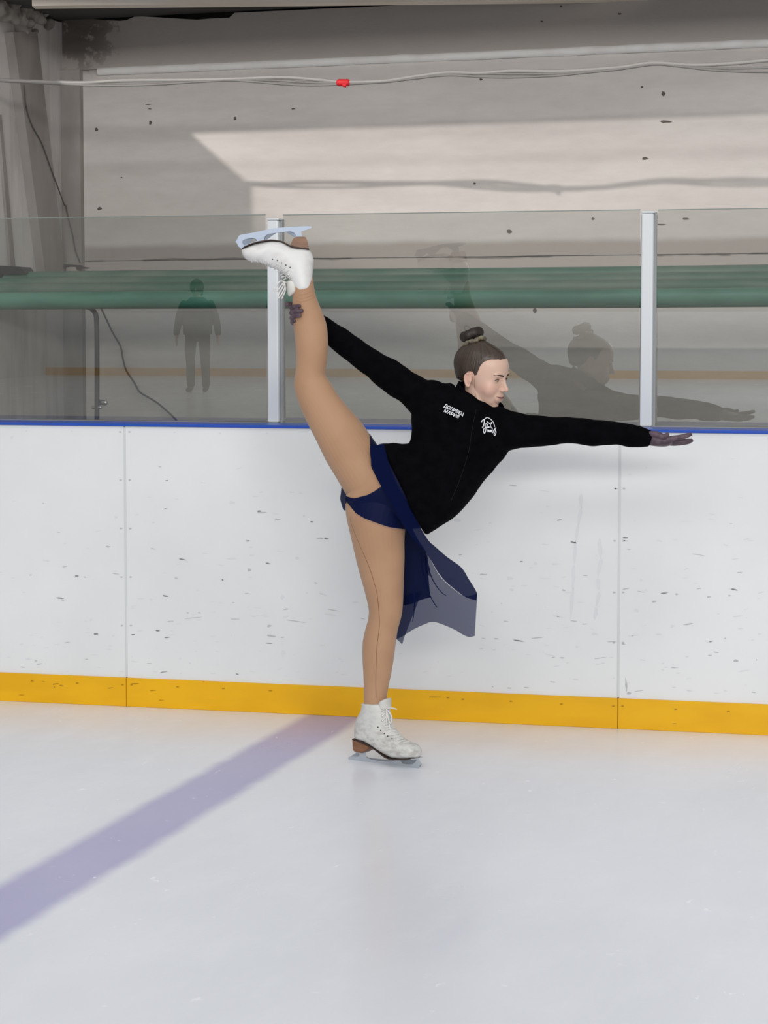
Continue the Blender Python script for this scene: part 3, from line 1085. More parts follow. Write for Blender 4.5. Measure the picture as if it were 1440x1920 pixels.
rarm = [(562, 584, 574, 606, .078, .024), (580, 587, 572, 612, .080, .024), (604, 597, 590, 622, .078, .028), (652, 625, 630, 652, .070, .034), (690, 650, 670, 680, .055, .036), (735, 676, 712, 710, .04, .040), (775, 706, 752, 740, .02, .044), (820, 730, 800, 780, 0, .055), (860, 745, 850, 800, 0, .06)]
larm = [(900, 765, 890, 830, 0, .06), (945, 774, 940, 832, 0, .055), (985, 785, 985, 828, -.005, .045), (1055, 788, 1060, 824, -.015, .040), (1111, 793, 1111, 830, -.022, .036), (1160, 798, 1160, 828, -.028, .031), (1208, 810, 1208, 833, -.032, .026), (1220, 811, 1220, 834, -.033, .027)]


def hand_left(g=0.0):
    """outstretched hand: palm and five fingers"""
    k = g * 543
    P = [loft([(1206, 811 - k, 1206, 833 + k, -.032, .024 + g), (1216, 811 - k, 1216, 834.5 + k, -.033, .027 + g), (1228, 813 - k, 1228, 836 + k, -.034, .035 + g), (1241, 817 - k, 1241, 837 + k, -.034, .039 + g), (1252, 820 - k, 1252, 836 + k, -.034, .038 + g), (1257, 822 - k, 1257, 834 + k, -.034, .034 + g)], sub=4)]
    q = lambda pts: [W(*p) for p in pts]
    P.append(tube(q([(1246, 825, -.062), (1259, 822.5, -.062), (1272, 820.5, -.060), (1285, 817.5, -.058), (1295, 814.5, -.056)]), [.0095 + g, .009 + g, .0082 + g, .0074 + g, .0058 + g], 12))
    P.append(tube(q([(1246, 828, -.043), (1262, 828.5, -.042), (1275, 828, -.040), (1288, 827, -.038), (1297, 826, -.037)]), [.0098 + g, .0092 + g, .0084 + g, .0074 + g, .0056 + g], 12))
    P.append(tube(q([(1246, 829, -.022), (1262, 830.5, -.020), (1275, 830.5, -.018), (1286, 829.5, -.017), (1293, 828.5, -.016)]), [.0095 + g, .009 + g, .008 + g, .007 + g, .0055 + g], 12))
    P.append(tube(q([(1245, 829, -.004), (1258, 831, -.001), (1269, 831.5, .001), (1279, 831, .002)]), [.0085 + g, .008 + g, .007 + g, .005 + g], 12))
    P.append(tube(q([(1219, 815, -.052), (1229, 814.5, -.062), (1238, 817, -.070), (1245, 818.5, -.073), (1252, 814.5, -.074)]), [.011 + g, .0115 + g, .0098 + g, .0085 + g, .0062 + g], 12))
    return P


def grip(px, py, a0, a1, r, dy, rad):
    """finger curled round the shin; angles measured from the camera-left side, negative = behind"""
    c = W(px, py, 0)
    pts = []
    for i in range(5):
        t = i / 4
        a = math.radians(a0 + (a1 - a0) * t)
        pts.append(c - math.cos(a) * r * RT - math.sin(a) * r * FW * .98 + UP * (dy * (t - .3)))
    return tube(pts, rad, 12)


def hand_right(g=0.0):
    """hand gripping the raised shin from behind, fingers coming round to the front"""
    P = [loft([(590, 590 - g * 500, 584, 618, .082, .024 + g), (578, 580, 575, 614, .078, .021 + g), (566, 575, 564, 613, .072, .018 + g), (556, 576, 555, 612, .058, .014 + g), (549, 578, 548, 610, .040, .011 + g)], sub=4)]
    rr_ = lambda b: [b + g, b * .98 + g, b * .92 + g, b * .86 + g, b * .70 + g]
    P.append(grip(577, 577.5, -62, 62, .0565, .004, rr_(.0078)))
    P.append(grip(577.5, 587.2, -62, 70, .0570, .006, rr_(.0080)))
    P.append(grip(578, 596.8, -62, 62, .0570, .008, rr_(.0076)))
    P.append(grip(578.5, 606, -62, 34, .0570, .008, rr_(.0068)))
    P.append(tube([W(566, 584, .070), (W(556, 576, .058)), W(548, 572, .044), W(538, 570.5, .034)], [.012 + g, .0108 + g, .0098 + g, .0078 + g], 12))
    return P


nails = []
body_parts = [loft(rleg), loft(lleg), loft(pelvis), loft(torso), loft(neck), loft(rarm), loft(larm), head_part] + ear(1) + ear(-1) + hand_left() + hand_right()
BV, BF, BNm = voxel(body_parts, .0022, 2, .4)
root = empty('person', (float((HEEL_G + TOE_G)[0] / 2), float((HEEL_G + TOE_G)[1] / 2), 0))
tag(root, 'figure skater in black jacket and navy skirt holding one leg high beside her', 'person')

bpx, bpy_ = projv(BV)
HL = (BV - HO) @ HB.T / HS          # head-local coordinates
inhead = np.linalg.norm(HL - np.array([0, 0, 0]), axis=1) < .17
colr = np.tile(np.array([.62, .42, .325]), (len(BV), 1))
ax = np.abs(HL[:, 0])


def gauss(c, s):
    q = (HL - np.array(c)) / np.array(s)
    q2 = q.copy()
    return np.exp(-.5 * (q2 ** 2).sum(1)) * inhead


def gsym(c, s):
    return gauss(c, s) + gauss((-c[0], c[1], c[2]), s)


def blend(k, c):
    global colr
    colr = colr * (1 - k[:, None]) + np.array(c) * k[:, None]


blend(np.clip(gsym((.042, .06, -.032), (.018, .03, .016)), 0, 1) * .35, (.62, .27, .22))
blend(np.clip(gauss((0, .112, -.033), (.012, .012, .012)), 0, 1) * .3, (.60, .28, .23))
blend(np.clip(gsym((.075, -.012, -.006), (.010, .02, .026)), 0, 1) * .35, (.62, .29, .22))
blend(np.clip(gsym((.0055, .098, -.0385), (.0028, .006, .0018)), 0, 1) * .8, (.10, .03, .02))
blend(np.clip(gsym((.031, .083, .0035), (.014, .01, .0075)), 0, 1) * .35, (.30, .15, .11))
me_body = mesh_obj('body', BV, BF, mat('skin', (.6, .4, .3), .45, .4, build=vcol('skin_colour'), **{'Subsurface Weight': .08, 'Subsurface Radius': (.01, .004, .002), 'Subsurface Scale': .5}), root, True)
ca = me_body.data.color_attributes.new('skin_colour', 'FLOAT_COLOR', 'POINT')
ca.data.foreach_set('color', np.hstack([colr, np.ones((len(colr), 1))]).ravel())
me_body['label'] = 'body with fair skin, face turned to the right, smiling'
BODYBVH = BVHTree.FromPolygons([tuple(v) for v in BV], [tuple(int(i) for i in f) for f in BF])

# ---- lips, eyebrows, eyes
def face_y(x, z, extra=0.0):
    lo, hi = .03, .14
    for _ in range(22):
        m = (lo + hi) / 2
        if head_sdf(np.array([[x, m, z]]))[0] < 0:
            lo = m
        else:
            hi = m
    return lo + extra


M_lip = mat('lips', (.54, .27, .24), .4, .4)
M_mouth = mat('mouth_gap', (.05, .01, .01), .6, .3)
M_teeth = mat('teeth', (.75, .70, .64), .3, .5)
M_brow = mat('eyebrow_hair', (.05, .03, .022), .8, .2)
lipx = np.linspace(-.0235, .0235, 13)
cz = lambda x: -.0600 + .0045 * (abs(x) / .0235) ** 1.7      # smiling corners rise
lp = lambda dz, ex: [H((x, face_y(x, cz(x) + dz(x), ex), cz(x) + dz(x))) for x in lipx]
wt = lambda x: max(.0, 1 - (abs(x) / .0235) ** 2)
lipsm = MB()
lipsm.tube(lp(lambda x: .0030 * wt(x) - .0006 * math.exp(-(x / .004) ** 2), -.0009), [.0008 + .0013 * wt(x) for x in lipx], 8, sub=2)
lipsm.tube(lp(lambda x: -.0046 * wt(x), -.0012), [.0008 + .0021 * wt(x) for x in lipx], 8, sub=2)
lipsm.build('lips', M_lip, me_body, True)
MB().tube(lp(lambda x: -.0002 * wt(x), -.0010), [.0010 + .0020 * wt(x) for x in lipx], 8, sub=2).build('mouth_opening', M_mouth, me_body, True)
for s in (-1, 1):
    bx = np.linspace(.010, .047, 9)
    bzz = .0185 + .0050 * np.sin(np.clip((bx - .010) / .037, 0, 1) * math.pi * .72)
    pts = [H((s * x, face_y(s * x, z, -.0007), z)) for x, z in zip(bx, bzz)]
    MB().tube(pts, [.0016, .0026, .0030, .0030, .0028, .0025, .0020, .0014, .0007], 8, sub=2).build('eyebrow', M_brow, me_body, True)
M_eye = mat('eye_surface', rough=.12, spec=.6, build=vcol('eye_colour'))
M_lash = mat('dark_lashes', (.02, .012, .01), .6, .2)
for s in (-1, 1):
    c = np.array([s * .031, .0715, .003])
    vv, cc, n_ = [], [], 26
    for i in range(n_ + 1):
        u = -1 + 2 * i / n_
        for j in range(n_ + 1):
            q = -1 + 2 * j / n_
            top = .0037 * (1 - abs(u) ** 2.2) + .0004 * u * s * -1
            bot = -.0028 * (1 - abs(u) ** 2.4)
            x = u * .0112
            z = (bot + (top - bot) * (q + 1) / 2) + .0008 * (u * s)
            y = math.sqrt(max(1e-9, .01335 ** 2 - x * x - z * z))
            vv.append(H(c + np.array([x, y, z])))
            gx = x - .0022 * 1      # gaze slightly to her left
            r = math.hypot(gx, z - .0006)
            cc.append((.02, .012, .01) if r < .0019 else ((.07, .045, .03) if r < .0056 else (.50, .43, .40)))
    ff = [(i * (n_ + 1) + j, (i + 1) * (n_ + 1) + j, (i + 1) * (n_ + 1) + j + 1, i * (n_ + 1) + j + 1) for i in range(n_) for j in range(n_)]
    o = mesh_obj('eye', vv, ff, M_eye, me_body, True)
    a_ = o.data.color_attributes.new('eye_colour', 'FLOAT_COLOR', 'POINT')
    a_.data.foreach_set('color', np.hstack([np.array(cc), np.ones((len(cc), 1))]).ravel())
    lash = []
    for u in np.linspace(-1.05, 1.1, 12):
        x, z = u * .0112, .0040 * (1 - min(1, abs(u)) ** 2.2) + .0008 * u * s
        lash.append(H(c + np.array([x, math.sqrt(max(1e-9, .0139 ** 2 - x * x - z * z)), z])))
    lash2 = []
    for u in np.linspace(-1.0, 1.0, 10):
        x, z = u * .0112, -.0029 * (1 - min(1, abs(u)) ** 2.4) + .0008 * u * s
        lash2.append(H(c + np.array([x, math.sqrt(max(1e-9, .0135 ** 2 - x * x - z * z)), z])))
    MB().tube(lash, .0013, 6, sub=2).tube(lash2, .0004, 6, sub=2).build('eyelashes', M_lash, me_body, True)

# ---- hair: smooth cap pulled up to a bun
BUNP = np.array(((W(889, 640) - HO) @ HB.T)) / HS
BUNP = np.array([0.0, -.030, .122])


def hair_sdf(P):
    d = sd_ell(P, (0, -.016, .038), (.0785, .0955, .083))
    d = smin(d, sd_ell(P, (0, .020, .030), (.066, .068, .066)), .02)
    d = smin(d, sd_ell(P, (0, .034, .052), (.060, .0635, .049)), .02)
    d = smin(d, sd_ell(P, (0, -.042, -.008), (.056, .048, .046)), .02)
    d = smin(d, sd_ell(P, BUNP - np.array([0, 0, .016]), (.026, .026, .012)), .02)
    return d


yy_ = [-.12, -.08, -.05, -.03, -.018, .0, .010, .019, .026, .034, .044, .060, .072, .10]
zz_ = [-.046, -.044, -.034, -.014, .016, .018, .004, .010, .042, .060, .069, .0755, .0775, .079]
hv2, hf2 = radial(hair_sdf, np.array([0, 0, .02]), 110)
hq = hv2
hair_line = np.interp(hq[:, 1], yy_, zz_)
edge = hq[:, 2] - hair_line + np.array([noise.noise(Vector((p * 90).tolist())) * .0018 for p in hq])
# thin the cap towards its hairline so it grows out of the skin
skin_d = head_sdf(hq)
wgt = np.clip((edge - .0005) / .022, 0, 1) ** .5
dirn = hq - np.array([0, 0, .02])
dirn /= np.linalg.norm(dirn, axis=1)[:, None]
hq = hq - dirn * ((1 - wgt) * (np.maximum(skin_d, 0) * 1.04 + .0024))[:, None]
F2 = [f for f in hf2 if max(edge[list(f)]) > -.006]
used = sorted({i for f in F2 for i in f})
mp = {i: k for k, i in enumerate(used)}
az = np.arctan2(hq[:, 0] - 0, hq[:, 1] - BUNP[1])
rad_ = np.linalg.norm(hq - BUNP, axis=1)
strand = np.array([noise.noise(Vector((math.cos(a) * 26, math.sin(a) * 26, r * 9))) + .6 * noise.noise(Vector((math.cos(a) * 70, math.sin(a) * 70, r * 6))) for a, r in zip(az, rad_)])
hq = hq + dirn * (strand * .0011)[:, None]
hc = np.array([.048, .033, .024])[None] * (1 + .75 * strand[:, None]) * np.interp(edge, [0, .02], [1.35, 1])[:, None]
hc = np.clip(hc, .01, 1)
M_hair = mat('brown_hair', rough=.42, spec=.4, build=vcol('hair_colour'))
M_bun = mat('dark_bun', (.022, .015, .012), .5, .35)
hair = mesh_obj('hair', [H(hq[i]) for i in used], [[mp[i] for i in f] for f in F2], M_hair, root, True)
a_ = hair.data.color_attributes.new('hair_colour', 'FLOAT_COLOR', 'POINT')
a_.data.foreach_set('color', np.hstack([hc[used], np.ones((len(used), 1))]).ravel())
hair['label'] = 'brown hair combed tightly up into a bun'
# bun: rolled doughnut
bc = W(884.5, 627, 0.0)
up_ = unit(.34 * -RT + .94 * UP)
ax1 = unit(.94 * RT + .34 * UP)
mb = MB()
ring = []
for k in range(25):
    a = 2 * math.pi * k / 24
    ring.append(bc + ax1 * math.cos(a) * .0245 + FW * math.sin(a) * .0235 + up_ * .0015 * math.sin(3 * a))
parts = [tube(ring, [.0185 + .0014 * math.sin(k * 1.7) for k in range(25)], 16, 3), ellipsoid(bc, np.array([.03, .03, .012]), np.array([ax1, FW, up_]))]
V, F_, N = voxel(parts, .0025, 3)
V = V + N * np.array([noise.noise(Vector((np.array([(p - bc) @ up_ * 420, (p - bc) @ ax1 * 60, 0])).tolist())) for p in V])[:, None] * .0010
bun = mesh_obj('bun', V, F_, M_bun, hair, True)
MB().tube([bc - ax1 * .012 + up_ * .012, bc - ax1 * .017 + up_ * .026, bc - ax1 * .012 + up_ * .035, bc - ax1 * .002 + up_ * .030, bc + ax1 * .004 + up_ * .018], .0004, 5).build('loose_strand', M_bun, hair, True)
MB().tube([H((-.071, .012, .012)), H((-.0725, .016, -.02)), H((-.066, .020, -.05)), H((-.058, .024, -.070))], .0004, 5).build('loose_strand', M_bun, hair, True)
M_scr = mat('olive_band', (.17, .145, .105), .8, .2, build=noisy((.10, .075, .07), (.24, .22, .13), 60))
sc_ = W(889, 643, 0.0)
ring = []
for k in range(33):
    a = 2 * math.pi * k / 32
    ring.append(sc_ + ax1 * math.cos(a) * .0375 + FW * math.sin(a) * .042 - UP * math.sin(a) * .006 + up_ * (.0022 * math.sin(5 * a) + .001))
V, F_, N = voxel([tube(ring, [.0074 + .0018 * math.sin(k * 2.3) for k in range(33)], 10, 3)], .0018, 1)
scr = mesh_obj('hair_band', V, F_, M_scr, root, True)
scr['label'] = 'olive and mauve hair band'

# ---- tights and briefs: skins over the body
M_tan = mat('tan_tights', rough=.62, spec=.25, build=noisy((.385, .222, .128), (.415, .243, .142), 9), **{'Sheen Weight': .15})
M_navy = mat('navy_lycra', (.001, .0042, .036), .6, .12, **{'Sheen Weight': .0})
brief_poly = [(600, 948), (638, 912), (643, 918), (650, 931), (665, 934), (689, 928), (702, 921), (715, 912), (706, 896), (695.5, 874), (694, 845), (691, 800), (830, 800), (860, 1000), (757, 992), (742, 990), (728, 988),
              (700, 978), (682, 971), (668, 962), (659, 951), (651, 940), (647, 946), (640, 960), (600, 960)]
fc = BV[BF].mean(1)
fpx, fpy = projv(fc)
inb = in_poly(fpx, fpy, brief_poly)
dist = (fc - CAM) @ FW
legs = (fpy > 508) & (fpx < 800) & (((fpx < 700) & (fpy > 700)) | (fpy > 860) | ((fpx < 625) & (fpy > 508)))
armz = (fc - W(0, 0, 0)) @ FW
notarm = ~((armz > .053) & (fpy < 660) & (fpx < 660)) & ~((fpx < 549.0) & (fpy < 640))
# fingers lie outside the shin's own surface: keep only faces near the leg loft
legB = BVHTree.FromPolygons([tuple(v) for v in loft(rleg)[0]] , [tuple(f) for f in loft(rleg)[1]])
near = np.ones(len(fc), bool)
cand = np.where((fpy < 680) & (fpy > 540) & (fpx < 660))[0]
for i in cand:
    r_ = legB.find_nearest(Vector(fc[i]))
    near[i] = r_[3] < .0028
brief_in = [(656, 945), (668, 942), (692, 938), (712, 928), (716, 903), (703, 874), (702, 800), (830, 800), (860, 990), (757, 984), (735, 982), (702, 971), (684, 964), (668, 955), (656, 949)]
keepT = legs & ~in_poly(fpx, fpy, brief_in) & near & (fpy < 1330)


def shell(keep, off, name, m, parent):
    idx, F3 = sub_mesh(BV, BF, keep)
    return mesh_obj(name, BV[idx] + BNm[idx] * off, F3, m, parent, True)


tights = shell(keepT, .0012, 'tights', M_tan, root)
tights['label'] = 'tan tights on both legs'
M_seam = mat('brown_seam', (.20, .095, .045), .7, .2)


def surf(bvh, px, py, off=.0015, default=None):
    d = ray(px, py)
    h = bvh.ray_cast(Vector(CAM), Vector(unit(d)))
    if h[0] is None:
        q = bvh.find_nearest(Vector(default if default is not None else W(px, py, -.03)))
        return np.array(q[0]) + np.array(q[1]) * off
    return np.array(h[0]) + TO * off


sp = catmull([(656, 968), (660, 985), (667, 1004), (675, 1023), (683, 1041), (691, 1060), (697, 1077), (702.5, 1096), (707, 1112), (709, 1130), (710.5, 1148), (711.5, 1170), (709, 1195), (706.5, 1216), (705, 1250), (704.5, 1280), (705, 1308)], 3)
MB().tube([surf(BODYBVH, x, y, .0013) for x, y in sp], .0009, 6, sub=1).build('seam', M_seam, tights, True)
mb = MB()
for pts in (((552, 556), (565, 560), (580, 556), (590, 550)), ((551, 563), (566, 566), (580, 562), (592, 556)), ((560, 553), (572, 552), (586, 545))):
    mb.tube([surf(BODYBVH, x, y, .0012) for x, y in catmull(pts, 3)], .0009, 6, sub=1)
mb.build('wrinkles', mat('tan_folds', (.36, .20, .115), .7, .2), tights, True)
vin = in_poly(bpx, bpy_, brief_poly)
keepB = vin[BF].any(1) & (fpy > 790) & (fpx < 850)
idx, F3 = sub_mesh(BV, BF, keepB)
LV = BV[idx] + BNm[idx] * .0028
EP = np.array(brief_poly, float)
for k_, i in enumerate(idx):          # draw the edge vertices onto the smooth leg line
    if vin[i]:
        continue
    p = np.array([bpx[i], bpy_[i]])
    best = None
    for a_, b_ in zip(EP, np.roll(EP, -1, 0)):
        t_ = np.clip(np.dot(p - a_, b_ - a_) / (np.dot(b_ - a_, b_ - a_) + 1e-9), 0, 1)
        q = a_ + t_ * (b_ - a_)
        d_ = np.linalg.norm(q - p)
        if best is None or d_ < best[0]:
            best = (d_, q - p)
    if best[0] < 4:
        LV[k_] += (best[1][0] * RT - best[1][1] * UP) * (Z0 / FPX)
leotard = mesh_obj('leotard', LV, F3, M_navy, root, True)
leotard['label'] = 'navy leotard bottom'
mb = MB()
mb.tube([surf(BODYBVH, x, y, .0035) for x, y in catmull([(665, 961.5), (682, 972), (700, 979.5), (714, 984.5), (728, 989), (742, 991.5), (756, 992.5)], 3)], .0011, 6, sub=1)
mb.build('leg_hem', mat('pale_elastic', (.42, .28, .22), .6, .3), leotard, True)

# ---- jacket
M_jacket = mat('black_fleece', (.0015, .0015, .0025), .95, .06, build=noisy((.0010, .0010, .0016), (.0022, .0022, .0034), 30, (1, 1, 1), .3, .7, .4, .002))
jt = [(717, 836, 800, 1004, 0, .128, 3), (738, 831, 826, 988, 0, .128, 2.8), (757, 834, 848, 975, 0, .124, 2.6), (769, 831, 878, 944, 0, .118, 2.3), (772, 806, 901, 908, 0, .114), (770, 776, 930, 877, 0, .112), (782, 742, 952, 850, 0, .106),
      (800, 712, 962, 815, 0, .092), (830, 716, 960, 800, 0, .076), (852, 742, 952, 800, 0, .062)]
ja = [(604, 590, 583, 622, .080, .034), (616, 597, 596, 632, .078, .037), (651, 620, 626, 657, .070, .042), (690, 646, 665, 687, .055, .045), (713, 659, 686, 705, .048, .048), (738, 672, 706, 722, .04, .052), (762, 690, 730, 739, .03, .055), (775, 700, 750, 752, .02, .060), (812, 715, 772, 778, .0, .07), (846, 718, 800, 800, 0, .07)]
jb = [(905, 755, 895, 850, 0, .080), (938, 763, 930, 858, 0, .075), (962, 771, 957, 845, 0, .065), (1000, 780, 1005, 838.5, -.008, .054), (1055, 782, 1062, 831, -.016, .048), (1090, 784, 1094, 834.5, -.02, .047), (1115, 786, 1115, 837, -.023, .046), (1140, 789, 1138, 834, -.026, .043), (1160, 792, 1158, 833, -.028, .041),
      (1180, 793.5, 1178, 838, -.03, .040), (1204, 800, 1200, 839.5, -.032, .038), (1221, 806, 1211, 838, -.033, .036)]


def torus_part(c, a_, b_, r, n=28):
    return tube([c + a_ * math.cos(2 * math.pi * k / n) + b_ * math.sin(2 * math.pi * k / n) for k in range(n + 1)], r, 10, 2)


parts = [loft(jt, 48, cap=.12), loft(ja), loft(jb)]
V, F_, N = voxel(parts, .0045, 4)
wr_ = np.array([noise.noise(Vector((p * 9).tolist())) + .5 * noise.noise(Vector((p * 23).tolist())) for p in V])
V = V + N * (wr_ * .0055)[:, None]
jpx, jpy = projv(V[F_].mean(1))
jacket = mesh_obj('jacket', V, F_, M_jacket, root, True)
jacket['label'] = 'black fleece jacket with a name and an emblem on the chest'
JB = BVHTree.FromPolygons([tuple(v) for v in V], [tuple(int(i) for i in f) for f in F_])
# stand-up collar, open ring around the neck
cl = []
cb_, ct_ = W(898, 768, -.004), W(903, 741, -.010)
A0, B0 = (W(950, 784) - W(850, 742)) / 2, TO * .070 - UP * .030
A1, B1 = (W(946, 764) - W(861, 717)) / 2, TO * .060 - UP * .025
prof = [(0, 1.06, cb_, A0, B0), (1, 1.02, ct_, A1, B1), (1, .97, ct_, A1, B1), (1, .92, ct_ - UP * .004, A1, B1), (0, .84, cb_, A0, B0)]
n = 48
rings = []
for (_, k, c, a_, b_) in prof:
    rings.append([c + k * (a_ * math.cos(2 * math.pi * j / n) + b_ * math.sin(2 * math.pi * j / n)) + UP * .002 * math.sin(j * 1.3) for j in range(n)])
v, f = rings_mesh(rings, False)
mesh_obj('collar', v, f, M_jacket, jacket, True)
# zip line
M_zip = mat('zip_tape', (.0035, .0035, .004), .6, .3)
MB().tube([surf(JB, x, y, .001) for x, y in catmull([(893, 768), (888, 790), (884, 812), (880, 840), (872, 870), (860, 905), (845, 940)], 4)], .0006, 6, sub=1).build('zip', M_zip, jacket, True)

# ---- lettering and emblem stitched on the chest
M_print = mat('white_print', (.80, .82, .84), .6, .3)


def text_mesh(body, size):
    c = bpy.data.curves.new('t', 'FONT')
    c.body = body
    c.size = size
    c.align_x = 'CENTER'
    c.offset = size * .015
    c.resolution_u = 4
    o = bpy.data.objects.new('t', c)
    COL.objects.link(o)
    dg = bpy.context.evaluated_depsgraph_get()
    me = bpy.data.meshes.new_from_object(o.evaluated_get(dg))
    v = [tuple(q.co) for q in me.vertices]
    f = [tuple(p.vertices) for p in me.polygons]
    bpy.data.objects.remove(o)
    return v, f


mb = MB()
for body, cx, cy, wid, ang in (('ДОЛИВЕЦ', 851.2, 768.6, 40.0, 25.5), ('МАРИЯ', 846.8, 775.8, 30.0, 25.0)):
    v, f = text_mesh(body, 1.0)
    xs = [p[0] for p in v]
    k = wid / (max(xs) - min(xs))
    cap = max(p[1] for p in v)
    ky = 6.3 / .73
    a = math.radians(ang)
    P = []
    for x, y, z in v:
        X, Y = (x - (max(xs) + min(xs)) / 2) * k, -(y - .36) * ky
        P.append(surf(JB, cx + X * math.cos(a) - Y * math.sin(a), cy + X * math.sin(a) + Y * math.cos(a), .0016))
    mb.add(P, f)
mb.build('name_lettering', M_print, jacket)
mb = MB()


def stroke(pts, r=.0011, c8=True):
    q = [(x / 8 + 800, y / 8 + 740) for x, y in pts]
    mb.tube([surf(JB, x, y, .0012) for x, y in catmull(q, 4)], r, 6, sub=1)


stroke([(870, 372), (880, 355), (915, 345), (950, 362), (985, 395), (1005, 430), (1020, 480)], .0013)      # arc
stroke([(822, 408), (838, 385), (866, 372)], .0017)
stroke([(864, 372), (862, 420), (852, 470), (836, 492)], .0017)                         # I
stroke([(900, 428), (882, 440), (878, 468), (892, 478), (908, 462)], .0012)       # c
stroke([(902, 470), (916, 452), (908, 440), (900, 460), (915, 485), (938, 480)], .0012)  # e
stroke([(905, 405), (935, 425), (958, 445), (972, 425), (970, 415)], .0016)        # skater mark
stroke([(955, 445), (962, 480), (972, 505)], .0012)
stroke([(862, 505), (850, 535), (862, 578), (880, 560), (888, 500), (870, 485), (900, 498), (940, 490)], .0014)   # F
stroke([(905, 560), (915, 525)], .0013)
for x in (925, 945, 962):
    stroke([(x, 562), (x + 6, 528), (x + 14, 560)], .0011)
stroke([(985, 500), (978, 560), (990, 570)], .0011)
stroke([(1000, 530), (995, 575)], .0011)
stroke([(1040, 500), (1025, 505), (1030, 545), (1040, 560), (1025, 608), (1008, 600)], .0015)      # s
stroke([(1018, 520), (1010, 550), (1018, 585)], .0013)
mb.build('emblem', M_print, jacket, True)

# ---- gloves
M_glove = mat('mauve_sheer_glove', (.10, .06, .075), .5, .4, build=noisy((.058, .036, .05), (.115, .075, .092), 45, (1, 1, 1), .35, .65))
V, F_, N = voxel(hand_left(.0012), .0018, 1)
g1 = mesh_obj('glove', V, F_, M_glove, root, True)
V, F_, N = voxel(hand_right(.0012), .0018, 1)
g2 = mesh_obj('glove', V, F_, M_glove, root, True)
g1['label'] = 'sheer dark mauve glove on the outstretched hand'
g2['label'] = 'sheer dark mauve glove on the hand gripping the shin'


# ---- skirt of sheer navy chiffon
def chiffon_nodes(nt, b, fac=.75):
    t = NT(nt)
    nt.nodes.remove(b)
    out = nt.nodes['Material Output']
    tr = t.n('ShaderNodeBsdfTransparent')
    tr.inputs[0].default_value = (.84, .86, 1, 1)
    df = t.n('ShaderNodeBsdfDiffuse')
    df.inputs[0].default_value = (.006, .011, .055, 1)
    tl = t.n('ShaderNodeBsdfTranslucent')
    tl.inputs[0].default_value = (.006, .011, .055, 1)
    m1 = t.n('ShaderNodeMixShader')
    m1.inputs[0].default_value = .4
    t.link(df.outputs[0], m1.inputs[1])
    t.link(tl.outputs[0], m1.inputs[2])
    m2 = t.n('ShaderNodeMixShader')
    m2.inputs[0].default_value = fac
    t.link(tr.outputs[0], m2.inputs[1])
    t.link(m1.outputs[0], m2.inputs[2])
    t.link(m2.outputs[0], out.inputs[0])


M_chif = mat('sheer_navy_chiffon', build=chiffon_nodes)
M_chif2 = mat('folded_navy_chiffon', build=lambda nt, b: chiffon_nodes(nt, b, .95))


def resample(P, n):
    P = catmull(P, 6)
    s = np.concatenate([[0], np.cumsum(np.linalg.norm(np.diff(P, axis=0), axis=1))])
    t = np.linspace(0, s[-1], n)
    return np.array([np.interp(t, s, P[:, k]) for k in range(P.shape[1])]).T


def sheet(mb, A, B, zA, zB, nu=40, nv=24, amp=0.0, freq=3.0, ph=0.0, dz=0.0, mi=0):
    A, B = resample(A, nu), resample(B, nu)
    v = []
    for i in range(nu):
        s = i / (nu - 1)
        za = np.interp(s, np.linspace(0, 1, len(zA)), zA)
        zb_ = np.interp(s, np.linspace(0, 1, len(zB)), zB)
        for j in range(nv):
            t = j / (nv - 1)
            p = A[i] * (1 - t) + B[i] * t
            z = za * (1 - t) + zb_ * t + dz + amp * math.sin(freq * 2 * math.pi * s + ph + t * 1.5) * (.25 + .75 * t)
            v.append(W(p[0], p[1], z))
    f = [(i * nv + j, (i + 1) * nv + j, (i + 1) * nv + j + 1, i * nv + j + 1) for i in range(nu - 1) for j in range(nv - 1)]
    mb.add(v, f, mi)


mb = MB()
bandL = [(693, 836), (697, 868), (716, 912), (734, 945), (753, 980), (776, 1012), (800, 1038), (826, 1080), (850, 1103), (872, 1119), (893, 1126)]
bandR = [(720, 834), (732, 878), (750, 920), (774, 964), (801, 1010), (815, 1024), (838, 1044), (865, 1064), (879, 1086), (888, 1100), (895, 1113)]
zB_ = [-.116, -.124, -.132, -.134, -.122, -.10, -.08, -.06, -.045, -.035, -.03]
sheet(mb, bandL, bandR, zB_, zB_, 60, 12, .003, 2, 0, -.004, 1)
topc = [(748, 952), (770, 992), (786, 1015), (800, 1036), (814, 1062), (828, 1084), (850, 1104), (872, 1118), (895, 1113)]
hem = [(742.5, 1199), (755, 1193), (772, 1182), (795, 1171), (815, 1166.5), (849, 1179), (868, 1190), (880, 1194.5), (890, 1192.5)]
sheet(mb, topc, hem, [.03, .00, -.02, -.03], [.07, .05, .03, .0, -.02], 90, 50, .012, 2.6, .4)
inner_t = [(742, 930), (765, 975), (782, 1008), (799, 1037)]
for k, (dx, dy) in enumerate(((0, 0),)):
    sheet(mb, inner_t, [(742, 1139 + dy), (757, 1135 + dy), (773, 1132 + dy), (789, 1125 + dy), (807 + dx, 1120)], [.02, .0, -.01], [.085, .07, .05], 40, 30, .008, 2, k, .012 + .012 * k, 1)
sheet(mb, [(740, 1120), (757, 1116), (775, 1112), (792, 1108)], [(744, 1199), (750, 1204), (754, 1207.5), (757, 1197)], [.09, .08, .07], [.09, .09, .085], 20, 20, .004, 1.5, 0)
sheet(mb, [(797, 1036), (801, 1050), (806, 1066)], [(797, 1060), (800, 1075), (807, 1081)], [.0, .0], [.02, .02], 10, 10, .002, 1)
